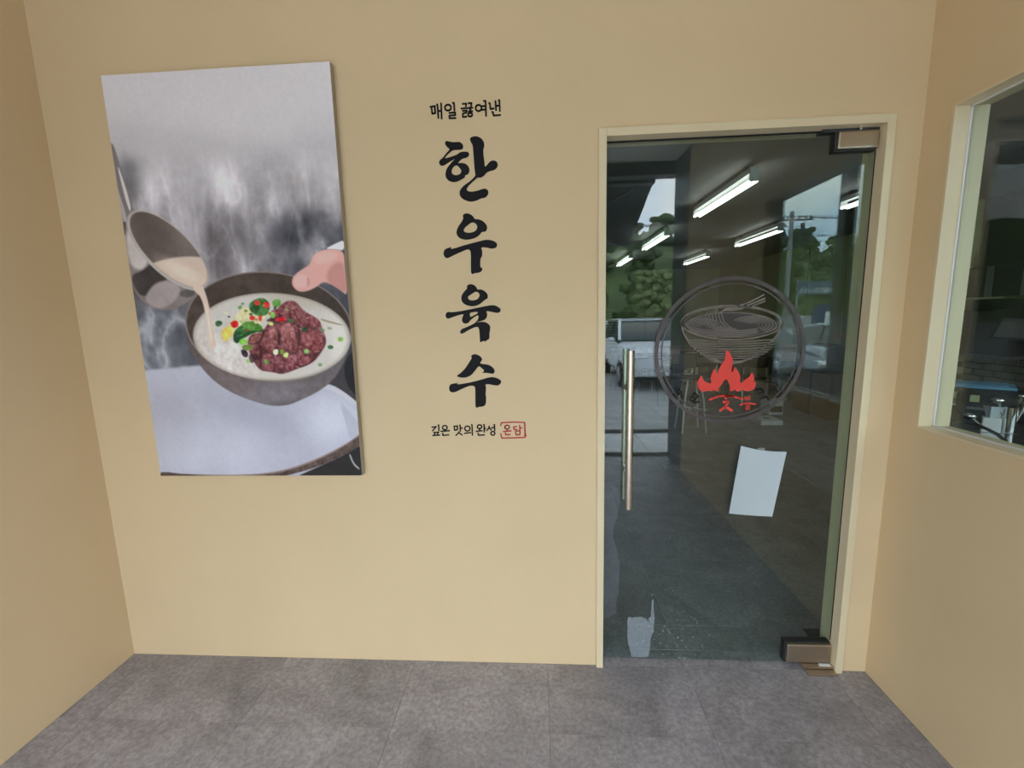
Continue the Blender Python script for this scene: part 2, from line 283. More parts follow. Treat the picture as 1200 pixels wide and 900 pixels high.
# ------------------------------------------------------------------ traced lettering and logo outlines, metres in the wall plane (x, z)
OUT = {
 'g_han':[[[-0.3383,2.1694],[-0.3317,2.1736],[-0.3222,2.1702],[-0.3046,2.167],[-0.2853,2.1679],[-0.2743,2.1621],[-0.2699,2.1529],[-0.2719,2.1426],[-0.2817,2.1392],[-0.2994,2.14],[-0.3123,2.1385],[-0.324,2.13],[-0.3358,2.12],[-0.3427,2.1113],[-0.3263,2.1151],[-0.31,2.1189],[-0.2936,2.1242],[-0.2837,2.1312],[-0.2707,2.1327],[-0.2547,2.132],[-0.2485,2.1252],[-0.2505,2.1163],[-0.2604,2.1107],[-0.275,2.1084],[-0.2849,2.1013],[-0.2934,2.0926],[-0.2836,2.0937],[-0.2692,2.0925],[-0.2566,2.085],[-0.25,2.0727],[-0.2511,2.0592],[-0.2579,2.051],[-0.2677,2.0493],[-0.268,2.0417],[-0.2813,2.0347],[-0.2978,2.0277],[-0.3125,2.0262],[-0.3286,2.0305],[-0.3401,2.0417],[-0.3427,2.0554],[-0.3381,2.0719],[-0.3276,2.0866],[-0.3141,2.0996],[-0.3024,2.109],[-0.3172,2.1027],[-0.3371,2.0915],[-0.352,2.0855],[-0.3616,2.0896],[-0.365,2.0988],[-0.3607,2.1076],[-0.3473,2.116],[-0.337,2.1291],[-0.3202,2.1427],[-0.3311,2.1512],[-0.3378,2.1605]],[[-0.2959,2.0861],[-0.2876,2.0764],[-0.2808,2.068],[-0.2836,2.056],[-0.2968,2.0505],[-0.3113,2.0526],[-0.3191,2.0614],[-0.3159,2.074],[-0.3067,2.0842]],[[-0.2449,2.1785],[-0.2335,2.1839],[-0.2175,2.184],[-0.2019,2.1765],[-0.1927,2.1643],[-0.1907,2.1494],[-0.1963,2.1347],[-0.1951,2.1138],[-0.1926,2.0928],[-0.1919,2.0747],[-0.1826,2.0834],[-0.1727,2.0934],[-0.163,2.0975],[-0.1502,2.0954],[-0.1425,2.0861],[-0.1445,2.0727],[-0.156,2.0627],[-0.1738,2.0604],[-0.1868,2.0549],[-0.1968,2.0433],[-0.2099,2.0378],[-0.2196,2.0397],[-0.2312,2.0311],[-0.2445,2.021],[-0.2563,2.0108],[-0.2638,2.0004],[-0.2602,1.9926],[-0.2441,1.9895],[-0.2213,1.9926],[-0.2016,1.9988],[-0.1887,1.9983],[-0.1809,1.9894],[-0.1829,1.9758],[-0.1946,1.9655],[-0.2093,1.9645],[-0.2291,1.9561],[-0.2488,1.9529],[-0.2713,1.9593],[-0.2872,1.9707],[-0.2922,1.9847],[-0.2876,1.9998],[-0.2724,2.0145],[-0.2541,2.0244],[-0.2391,2.0359],[-0.2273,2.0476],[-0.2309,2.0643],[-0.232,2.0945],[-0.2332,2.1245],[-0.2346,2.1543],[-0.2422,2.165]]],
 'g_u':[[[-0.2827,1.9055],[-0.2749,1.9121],[-0.2618,1.9125],[-0.2473,1.9058],[-0.2385,1.8946],[-0.2364,1.8898],[-0.2217,1.8893],[-0.2056,1.8825],[-0.1929,1.8695],[-0.1894,1.8569],[-0.1937,1.8461],[-0.2021,1.8417],[-0.2118,1.8436],[-0.2171,1.8344],[-0.234,1.8224],[-0.254,1.8167],[-0.2772,1.8153],[-0.2968,1.8214],[-0.3079,1.8328],[-0.3099,1.847],[-0.3015,1.8656],[-0.2876,1.8823],[-0.2805,1.8945]],[[-0.2483,1.8793],[-0.2353,1.8757],[-0.2275,1.8645],[-0.2313,1.8506],[-0.2448,1.8426],[-0.263,1.8407],[-0.2777,1.8443],[-0.2817,1.8508],[-0.2753,1.8615],[-0.2601,1.8719]],[[-0.3641,1.768],[-0.3584,1.7821],[-0.3465,1.7872],[-0.3286,1.7917],[-0.3367,1.783],[-0.3182,1.7856],[-0.288,1.7941],[-0.2512,1.8024],[-0.218,1.8092],[-0.1981,1.8133],[-0.1784,1.812],[-0.1589,1.804],[-0.1527,1.7944],[-0.158,1.7819],[-0.1762,1.7787],[-0.1957,1.7847],[-0.2171,1.7861],[-0.2117,1.7726],[-0.2134,1.7503],[-0.2202,1.7458],[-0.2222,1.709],[-0.2131,1.7103],[-0.2163,1.6959],[-0.2288,1.6905],[-0.2422,1.6903],[-0.2591,1.6843],[-0.2583,1.7229],[-0.2565,1.7677],[-0.2605,1.7773],[-0.2686,1.7808],[-0.2922,1.772],[-0.3227,1.7602],[-0.3432,1.7506],[-0.3533,1.7493],[-0.3613,1.7567]]],
 'g_yuk':[[[-0.2775,1.641],[-0.2705,1.648],[-0.2571,1.6486],[-0.2439,1.6423],[-0.2376,1.6317],[-0.2361,1.6268],[-0.221,1.628],[-0.2046,1.6194],[-0.1956,1.6061],[-0.1971,1.5914],[-0.2056,1.589],[-0.2159,1.5804],[-0.2332,1.5677],[-0.257,1.5627],[-0.2805,1.5673],[-0.2969,1.5783],[-0.3023,1.5942],[-0.2973,1.6105],[-0.2849,1.6249],[-0.2762,1.6328]],[[-0.2431,1.6205],[-0.2315,1.6153],[-0.2278,1.6053],[-0.234,1.5924],[-0.2494,1.5862],[-0.2662,1.5867],[-0.2753,1.5951],[-0.2723,1.6033],[-0.2585,1.6111]],[[-0.3669,1.5313],[-0.3631,1.5412],[-0.3527,1.5452],[-0.346,1.5424],[-0.3119,1.5449],[-0.2675,1.5521],[-0.22,1.5608],[-0.1794,1.567],[-0.1628,1.5626],[-0.148,1.5524],[-0.1466,1.5441],[-0.1535,1.536],[-0.1653,1.5353],[-0.187,1.5411],[-0.2051,1.5439],[-0.2006,1.5355],[-0.2018,1.5206],[-0.2116,1.5092],[-0.2253,1.5056],[-0.2424,1.5016],[-0.2596,1.493],[-0.2492,1.5001],[-0.2369,1.5132],[-0.2346,1.5291],[-0.2483,1.5241],[-0.2675,1.5106],[-0.2764,1.4991],[-0.2884,1.496],[-0.3001,1.5013],[-0.3023,1.5131],[-0.2974,1.5263],[-0.2926,1.5345],[-0.3124,1.5316],[-0.3401,1.5223],[-0.3574,1.517],[-0.3646,1.5222]],[[-0.2691,1.5392],[-0.2368,1.5424],[-0.2395,1.5348],[-0.2549,1.5279],[-0.268,1.5216],[-0.2697,1.5306]],[[-0.3119,1.4647],[-0.3063,1.4753],[-0.2907,1.481],[-0.2665,1.4905],[-0.2492,1.4995],[-0.2254,1.5032],[-0.2052,1.5001],[-0.192,1.4888],[-0.1896,1.4787],[-0.1948,1.4554],[-0.1943,1.4386],[-0.2007,1.4303],[-0.204,1.4327],[-0.2094,1.4237],[-0.2178,1.4273],[-0.2281,1.4241],[-0.2334,1.4198],[-0.2336,1.4428],[-0.2348,1.4764],[-0.2413,1.4839],[-0.2567,1.4802],[-0.281,1.469],[-0.3002,1.4577],[-0.3087,1.4579]]],
 'g_su':[[[-0.2719,1.3689],[-0.2624,1.3749],[-0.2504,1.3754],[-0.2352,1.3682],[-0.226,1.3561],[-0.2291,1.3476],[-0.2379,1.3392],[-0.2244,1.3352],[-0.2038,1.3328],[-0.1887,1.3246],[-0.1778,1.3107],[-0.1792,1.2987],[-0.1879,1.2947],[-0.2084,1.2999],[-0.2307,1.2995],[-0.2184,1.308],[-0.2317,1.3209],[-0.2418,1.328],[-0.2562,1.3103],[-0.2707,1.2933],[-0.2884,1.2832],[-0.3093,1.2808],[-0.3299,1.2856],[-0.3321,1.2902],[-0.3153,1.301],[-0.2973,1.3179],[-0.2791,1.3434],[-0.2681,1.3603]],[[-0.3659,1.2426],[-0.3608,1.2547],[-0.3485,1.2581],[-0.3345,1.2596],[-0.3274,1.263],[-0.3347,1.2544],[-0.3138,1.2558],[-0.2753,1.2622],[-0.2299,1.2736],[-0.2021,1.2811],[-0.1848,1.2822],[-0.1644,1.276],[-0.1516,1.2654],[-0.1565,1.2534],[-0.1687,1.2466],[-0.1858,1.2497],[-0.2081,1.2542],[-0.2186,1.2509],[-0.2145,1.2404],[-0.2183,1.209],[-0.2157,1.2019],[-0.2178,1.1703],[-0.2303,1.1616],[-0.2478,1.1608],[-0.2613,1.1549],[-0.2602,1.2025],[-0.2588,1.241],[-0.2654,1.2481],[-0.2828,1.2483],[-0.3111,1.2365],[-0.3431,1.2219],[-0.3571,1.2221],[-0.3655,1.2303]]],
 't_mae':[[[[-0.383,2.2913],[-0.381,2.2681]],0.00649],[[[-0.3899,2.2926],[-0.3669,2.2949]],0.00649],[[[-0.3709,2.2943],[-0.3702,2.2707]],0.00649],[[[-0.3831,2.2689],[-0.3675,2.2711]],0.00649],[[[-0.3647,2.3001],[-0.3603,2.2994],[-0.3589,2.2511]],0.00649],[[[-0.35,2.3018],[-0.3463,2.3021],[-0.3468,2.2486]],0.00649],[[[-0.3593,2.2767],[-0.3473,2.2774]],0.00649]],
 't_il':[[[[-0.3099,2.2864],[-0.3113,2.2821],[-0.3147,2.2787],[-0.3194,2.277],[-0.3246,2.2772],[-0.3292,2.2794],[-0.3323,2.2831],[-0.3332,2.2876],[-0.3318,2.2919],[-0.3285,2.2953],[-0.3237,2.297],[-0.3185,2.2968],[-0.3139,2.2946],[-0.3109,2.2909],[-0.3099,2.2864]],0.00649],[[[-0.3055,2.3024],[-0.2986,2.3021],[-0.2978,2.2737]],0.00649],[[[-0.3198,2.2687],[-0.2953,2.2695],[-0.2957,2.2602],[-0.3181,2.2594],[-0.3174,2.2503],[-0.2927,2.2504]],0.00649]],
 't_kkeul':[[[[-0.2687,2.297],[-0.2524,2.2973],[-0.256,2.2862]],0.00649],[[[-0.2471,2.2978],[-0.2334,2.2983],[-0.2365,2.2859]],0.00649],[[[-0.2747,2.2815],[-0.2279,2.2824]],0.00649],[[[-0.2697,2.2735],[-0.252,2.2736],[-0.2531,2.2667],[-0.2675,2.2642],[-0.2674,2.2521],[-0.2515,2.2537]],0.00649],[[[-0.2432,2.2759],[-0.2353,2.2762]],0.00649],[[[-0.2476,2.27],[-0.2292,2.2701]],0.00649],[[[-0.2322,2.2586],[-0.2331,2.2559],[-0.2354,2.2538],[-0.2386,2.2528],[-0.2422,2.2529],[-0.2453,2.2543],[-0.2474,2.2566],[-0.2481,2.2594],[-0.2472,2.2621],[-0.2449,2.2642],[-0.2417,2.2652],[-0.2382,2.265],[-0.235,2.2637],[-0.2329,2.2614],[-0.2322,2.2586]],0.00649]],
 't_yeo':[[[[-0.1972,2.2796],[-0.1985,2.2751],[-0.2017,2.2715],[-0.2062,2.2697],[-0.2111,2.2699],[-0.2154,2.2722],[-0.2184,2.2761],[-0.2193,2.2807],[-0.218,2.2853],[-0.2148,2.2888],[-0.2103,2.2906],[-0.2054,2.2904],[-0.2011,2.2881],[-0.1981,2.2843],[-0.1972,2.2796]],0.00649],[[[-0.1975,2.2854],[-0.1831,2.2857]],0.00649],[[[-0.1974,2.2734],[-0.1827,2.2736]],0.00649],[[[-0.1904,2.3029],[-0.1817,2.3029],[-0.1814,2.2498]],0.00649]],
 't_naen':[[[[-0.1715,2.2952],[-0.1663,2.2945],[-0.1643,2.2744],[-0.1506,2.2761]],0.00649],[[[-0.1486,2.3001],[-0.1452,2.2999],[-0.1438,2.2673]],0.00649],[[[-0.1354,2.3025],[-0.131,2.3028],[-0.13,2.2637]],0.00649],[[[-0.1451,2.2838],[-0.1315,2.2845]],0.00649],[[[-0.1609,2.2645],[-0.1557,2.2636],[-0.1535,2.2516],[-0.1264,2.2524]],0.00649]],
 'b_gip':[[[[-0.4463,1.0775],[-0.4265,1.08],[-0.4445,1.0609]],0.00566],[[[-0.4199,1.0867],[-0.4158,1.0866],[-0.4164,1.0607]],0.00566],[[[-0.44,1.0556],[-0.4151,1.0562]],0.00566],[[[-0.4344,1.0556],[-0.4343,1.0435]],0.00566],[[[-0.4214,1.0555],[-0.4227,1.0441]],0.00566],[[[-0.4451,1.0428],[-0.412,1.0444]],0.00566]],
 'b_eun':[[[[-0.3809,1.0754],[-0.382,1.0715],[-0.3849,1.0684],[-0.389,1.0667],[-0.3935,1.0667],[-0.3974,1.0685],[-0.4,1.0717],[-0.4008,1.0756],[-0.3996,1.0795],[-0.3967,1.0826],[-0.3926,1.0843],[-0.3882,1.0843],[-0.3843,1.0825],[-0.3817,1.0793],[-0.3809,1.0754]],0.00566],[[[-0.4101,1.0599],[-0.3704,1.0625]],0.00566],[[[-0.4011,1.0545],[-0.4009,1.0428],[-0.3738,1.0449]],0.00566]],
 'b_mat':[[[[-0.3555,1.0804],[-0.3385,1.0825],[-0.3392,1.066],[-0.3511,1.0643],[-0.3518,1.0811]],0.00566],[[[-0.3314,1.0854],[-0.3273,1.0858],[-0.3274,1.0577]],0.00566],[[[-0.3271,1.0727],[-0.3161,1.0733]],0.00566],[[[-0.3325,1.0592],[-0.3385,1.0491],[-0.348,1.0413]],0.00566],[[[-0.3338,1.054],[-0.3185,1.0426]],0.00566]],
 'b_ui':[[[[-0.2868,1.0708],[-0.288,1.0663],[-0.2912,1.0627],[-0.2957,1.0607],[-0.3007,1.0607],[-0.305,1.0628],[-0.3079,1.0664],[-0.3088,1.071],[-0.3075,1.0755],[-0.3043,1.0792],[-0.2998,1.0811],[-0.2949,1.0811],[-0.2906,1.079],[-0.2877,1.0754],[-0.2868,1.0708]],0.00566],[[[-0.3126,1.05],[-0.283,1.0543]],0.00566],[[[-0.2818,1.0865],[-0.2781,1.0872],[-0.278,1.0407]],0.00566]],
 'b_wan':[[[[-0.2382,1.0778],[-0.2392,1.0743],[-0.2418,1.0715],[-0.2455,1.0699],[-0.2496,1.0699],[-0.2532,1.0716],[-0.2557,1.0744],[-0.2564,1.078],[-0.2554,1.0816],[-0.2528,1.0844],[-0.249,1.0859],[-0.245,1.0859],[-0.2414,1.0843],[-0.2389,1.0814],[-0.2382,1.0778]],0.00566],[[[-0.2476,1.069],[-0.2479,1.0607]],0.00566],[[[-0.2637,1.0586],[-0.2351,1.0614]],0.00566],[[[-0.232,1.0864],[-0.2283,1.0867],[-0.2284,1.0538]],0.00566],[[[-0.2282,1.0703],[-0.2208,1.071]],0.00566],[[[-0.2544,1.0533],[-0.2533,1.042],[-0.2265,1.0437]],0.00566]],
 'b_seong':[[[[-0.207,1.0817],[-0.211,1.0694],[-0.2197,1.0605]],0.00566],[[[-0.2079,1.0742],[-0.1977,1.0622]],0.00566],[[[-0.1989,1.073],[-0.1879,1.0744]],0.00566],[[[-0.1897,1.0863],[-0.1857,1.0867],[-0.1854,1.0591]],0.00566],[[[-0.185,1.0497],[-0.1859,1.0463],[-0.1883,1.0436],[-0.1917,1.0421],[-0.1955,1.0421],[-0.1988,1.0437],[-0.2011,1.0464],[-0.2018,1.0499],[-0.2008,1.0533],[-0.1984,1.056],[-0.195,1.0575],[-0.1913,1.0574],[-0.1879,1.0559],[-0.1857,1.0531],[-0.185,1.0497]],0.00566]],
 'seal_frame':[[[[-0.1608,1.0801],[-0.1575,1.0942],[-0.0994,1.0962],[-0.0615,1.094]],0.00532],[[[-0.0623,1.094],[-0.0622,1.0599],[-0.061,1.0319]],0.00632],[[[-0.0617,1.0315],[-0.1155,1.0301],[-0.1574,1.0296],[-0.1616,1.0495]],0.00532],[[[-0.0615,1.0431],[-0.0601,1.0375]],0.01065]],
 'seal_on':[[[[-0.1249,1.0753],[-0.1259,1.0718],[-0.1286,1.0689],[-0.1325,1.0674],[-0.1367,1.0674],[-0.1404,1.069],[-0.143,1.0719],[-0.1438,1.0755],[-0.1428,1.079],[-0.1401,1.0818],[-0.1363,1.0834],[-0.1321,1.0833],[-0.1283,1.0817],[-0.1258,1.0789],[-0.1249,1.0753]],0.00532],[[[-0.1346,1.065],[-0.1348,1.0586]],0.00532],[[[-0.1519,1.0569],[-0.1166,1.0596]],0.00532],[[[-0.1422,1.0531],[-0.1414,1.0434],[-0.1206,1.0443]],0.00532]],
 'seal_dam':[[[[-0.1108,1.0752],[-0.0933,1.078]],0.00532],[[[-0.1079,1.0752],[-0.1056,1.064],[-0.0921,1.0657]],0.00532],[[[-0.086,1.0824],[-0.0831,1.0823],[-0.0825,1.06]],0.00532],[[[-0.0826,1.0712],[-0.0717,1.0719]],0.00532],[[[-0.101,1.058],[-0.0821,1.0593],[-0.0825,1.0433],[-0.0988,1.0423],[-0.101,1.058]],0.00532]],
 'flame':[[[0.6432,1.2724],[0.6474,1.259],[0.6571,1.2455],[0.6684,1.2404],[0.6802,1.2387],[0.6823,1.2413],[0.6788,1.2547],[0.6796,1.2699],[0.6848,1.2869],[0.697,1.2999],[0.6971,1.2885],[0.7038,1.2703],[0.7065,1.2903],[0.7148,1.309],[0.7274,1.3275],[0.733,1.348],[0.7304,1.3723],[0.7432,1.3635],[0.7548,1.3476],[0.7612,1.3288],[0.7597,1.3063],[0.7564,1.2856],[0.7635,1.2806],[0.7647,1.293],[0.7707,1.3042],[0.7757,1.2929],[0.7873,1.2776],[0.7935,1.2643],[0.7918,1.2415],[0.7967,1.2377],[0.809,1.247],[0.8175,1.2582],[0.8212,1.2562],[0.8304,1.2667],[0.8343,1.2817],[0.8422,1.271],[0.8463,1.2558],[0.8451,1.2377],[0.8511,1.2474],[0.855,1.2368],[0.8522,1.2216],[0.8438,1.2084],[0.8258,1.2052],[0.8075,1.2063],[0.8077,1.2154],[0.7983,1.2064],[0.7776,1.2036],[0.7771,1.2143],[0.769,1.2076],[0.7545,1.2047],[0.7549,1.2192],[0.751,1.2384],[0.7412,1.253],[0.7381,1.2568],[0.727,1.2425],[0.7168,1.2255],[0.7098,1.2168],[0.7141,1.2038],[0.6991,1.2093],[0.6897,1.2145],[0.689,1.2049],[0.6696,1.2098],[0.6495,1.2043],[0.6363,1.2133],[0.6283,1.2288],[0.6276,1.246],[0.6345,1.2592]]],
 'red_sut':[[[[0.6757,1.1704],[0.6931,1.1791],[0.7149,1.1857],[0.7442,1.188],[0.77,1.1869],[0.7388,1.1865],[0.7683,1.1838],[0.7943,1.1773],[0.8086,1.1718]],0.00814],[[[0.7407,1.185],[0.7406,1.1727]],0.0092],[[[0.73,1.162],[0.7528,1.1629],[0.7398,1.1426],[0.7195,1.1254]],0.0092],[[[0.7428,1.1418],[0.7694,1.1248]],0.01133]],
 'red_bul':[[[[0.8152,1.184],[0.8182,1.1705]],0.00496],[[[0.8311,1.1876],[0.8335,1.1703]],0.00496],[[[0.8163,1.1771],[0.833,1.1799]],0.00425],[[[0.8167,1.1698],[0.8349,1.1722]],0.0046],[[[0.7965,1.1488],[0.8102,1.1541],[0.8285,1.1561],[0.858,1.1519]],0.00637],[[[0.8267,1.155],[0.8267,1.1473]],0.0046],[[[0.8188,1.1447],[0.8348,1.1468],[0.833,1.1395],[0.82,1.1362],[0.8225,1.1308],[0.8363,1.1329]],0.0046]],
 'bowl':[[[[0.9413,1.4718],[0.9396,1.4616],[0.9333,1.4517],[0.9225,1.4424],[0.9074,1.434],[0.8884,1.4265],[0.866,1.4203],[0.8406,1.4154],[0.813,1.412],[0.7837,1.4102],[0.7535,1.41],[0.7232,1.4115],[0.6935,1.4146],[0.6652,1.4192],[0.639,1.4252],[0.6155,1.4325],[0.5953,1.4409],[0.579,1.4501],[0.567,1.46],[0.5595,1.4703],[0.5568,1.4808],[0.5588,1.4911],[0.5656,1.501],[0.5769,1.5102],[0.5925,1.5186],[0.612,1.526],[0.6347,1.5321],[0.6603,1.5368],[0.688,1.54],[0.7172,1.5416],[0.7471,1.5417],[0.777,1.5401],[0.8062,1.537],[0.834,1.5324],[0.8597,1.5264],[0.8828,1.5192],[0.9026,1.511],[0.9187,1.5019],[0.9307,1.4922],[0.9383,1.482],[0.9413,1.4718]],0.0046],[[[0.9313,1.4734],[0.9296,1.4644],[0.9237,1.4556],[0.9135,1.4474],[0.8992,1.4399],[0.8814,1.4333],[0.8602,1.4278],[0.8364,1.4235],[0.8104,1.4206],[0.7829,1.419],[0.7545,1.4189],[0.7261,1.4202],[0.6982,1.423],[0.6716,1.4271],[0.6469,1.4325],[0.6249,1.439],[0.606,1.4465],[0.5907,1.4547],[0.5794,1.4635],[0.5724,1.4727],[0.5698,1.4819],[0.5717,1.4911],[0.5781,1.4999],[0.5888,1.5081],[0.6034,1.5155],[0.6217,1.5221],[0.6431,1.5274],[0.6672,1.5316],[0.6932,1.5344],[0.7206,1.5359],[0.7488,1.5359],[0.7769,1.5344],[0.8044,1.5316],[0.8305,1.5275],[0.8547,1.5221],[0.8764,1.5157],[0.895,1.5084],[0.9101,1.5003],[0.9214,1.4916],[0.9285,1.4826],[0.9313,1.4734]],0.00319],[[[0.9184,1.4636],[0.9168,1.4563],[0.9111,1.4493],[0.9013,1.4428],[0.8878,1.4368],[0.8708,1.4316],[0.8508,1.4273],[0.8282,1.4239],[0.8037,1.4216],[0.7776,1.4204],[0.7509,1.4204],[0.724,1.4216],[0.6976,1.4239],[0.6726,1.4273],[0.6493,1.4317],[0.6285,1.4369],[0.6107,1.443],[0.5963,1.4496],[0.5856,1.4567],[0.5791,1.464],[0.5767,1.4715],[0.5786,1.4788],[0.5846,1.4858],[0.5947,1.4924],[0.6086,1.4983],[0.6259,1.5035],[0.6462,1.5078],[0.669,1.511],[0.6937,1.5132],[0.7196,1.5143],[0.7463,1.5142],[0.7729,1.513],[0.7989,1.5106],[0.8236,1.5072],[0.8465,1.5029],[0.8669,1.4976],[0.8845,1.4917],[0.8987,1.4851],[0.9093,1.4782],[0.9159,1.4709],[0.9184,1.4636]],0.00319],[[[0.5583,1.4778],[0.5661,1.4407],[0.5924,1.3956],[0.6286,1.365],[0.6699,1.3357],[0.7106,1.3215],[0.7582,1.3161],[0.8013,1.3228],[0.8434,1.3459],[0.8807,1.3823],[0.918,1.4146],[0.9372,1.4471],[0.9403,1.4761]],0.00566],[[[0.5851,1.4136],[0.6783,1.405],[0.7539,1.4026],[0.829,1.4025],[0.9199,1.408]],0.00336],[[[0.5874,1.4039],[0.6795,1.3953],[0.7544,1.393],[0.8287,1.393],[0.9187,1.3985]],0.00336],[[[0.5916,1.3941],[0.6817,1.3856],[0.7548,1.3834],[0.8275,1.3834],[0.9155,1.389]],0.00336],[[[0.5978,1.3843],[0.6847,1.3758],[0.7553,1.3737],[0.8255,1.3738],[0.9103,1.3795]],0.00336],[[[0.6063,1.3744],[0.6888,1.3661],[0.7558,1.364],[0.8223,1.3642],[0.9029,1.37]],0.00336],[[[0.6176,1.3645],[0.6941,1.3563],[0.7563,1.3543],[0.818,1.3546],[0.8928,1.3606]],0.00336],[[[0.6323,1.3545],[0.701,1.3464],[0.7567,1.3446],[0.8122,1.345],[0.8793,1.3512]],0.00336],[[[0.6518,1.3443],[0.71,1.3365],[0.7572,1.3349],[0.8042,1.3355],[0.8611,1.3419]],0.00336],[[[0.6795,1.3341],[0.7227,1.3265],[0.7577,1.3251],[0.7925,1.326],[0.8347,1.3327]],0.00336]],
 'bowl_fill':[[[0.917,1.4636],[0.9155,1.4567],[0.91,1.4501],[0.9008,1.4439],[0.8879,1.4382],[0.8718,1.4332],[0.8527,1.429],[0.8312,1.4257],[0.8076,1.4233],[0.7826,1.422],[0.7567,1.4218],[0.7306,1.4227],[0.7049,1.4246],[0.6802,1.4275],[0.6571,1.4314],[0.6361,1.4362],[0.6177,1.4417],[0.6025,1.4478],[0.5908,1.4543],[0.5827,1.4612],[0.5787,1.4682],[0.5786,1.4752],[0.5826,1.4821],[0.5904,1.4885],[0.602,1.4945],[0.6171,1.4998],[0.6352,1.5043],[0.6559,1.5079],[0.6788,1.5106],[0.7032,1.5123],[0.7287,1.5129],[0.7546,1.5125],[0.7803,1.511],[0.8052,1.5085],[0.8288,1.505],[0.8504,1.5007],[0.8697,1.4955],[0.8861,1.4898],[0.8994,1.4835],[0.909,1.4768],[0.915,1.4699]]],
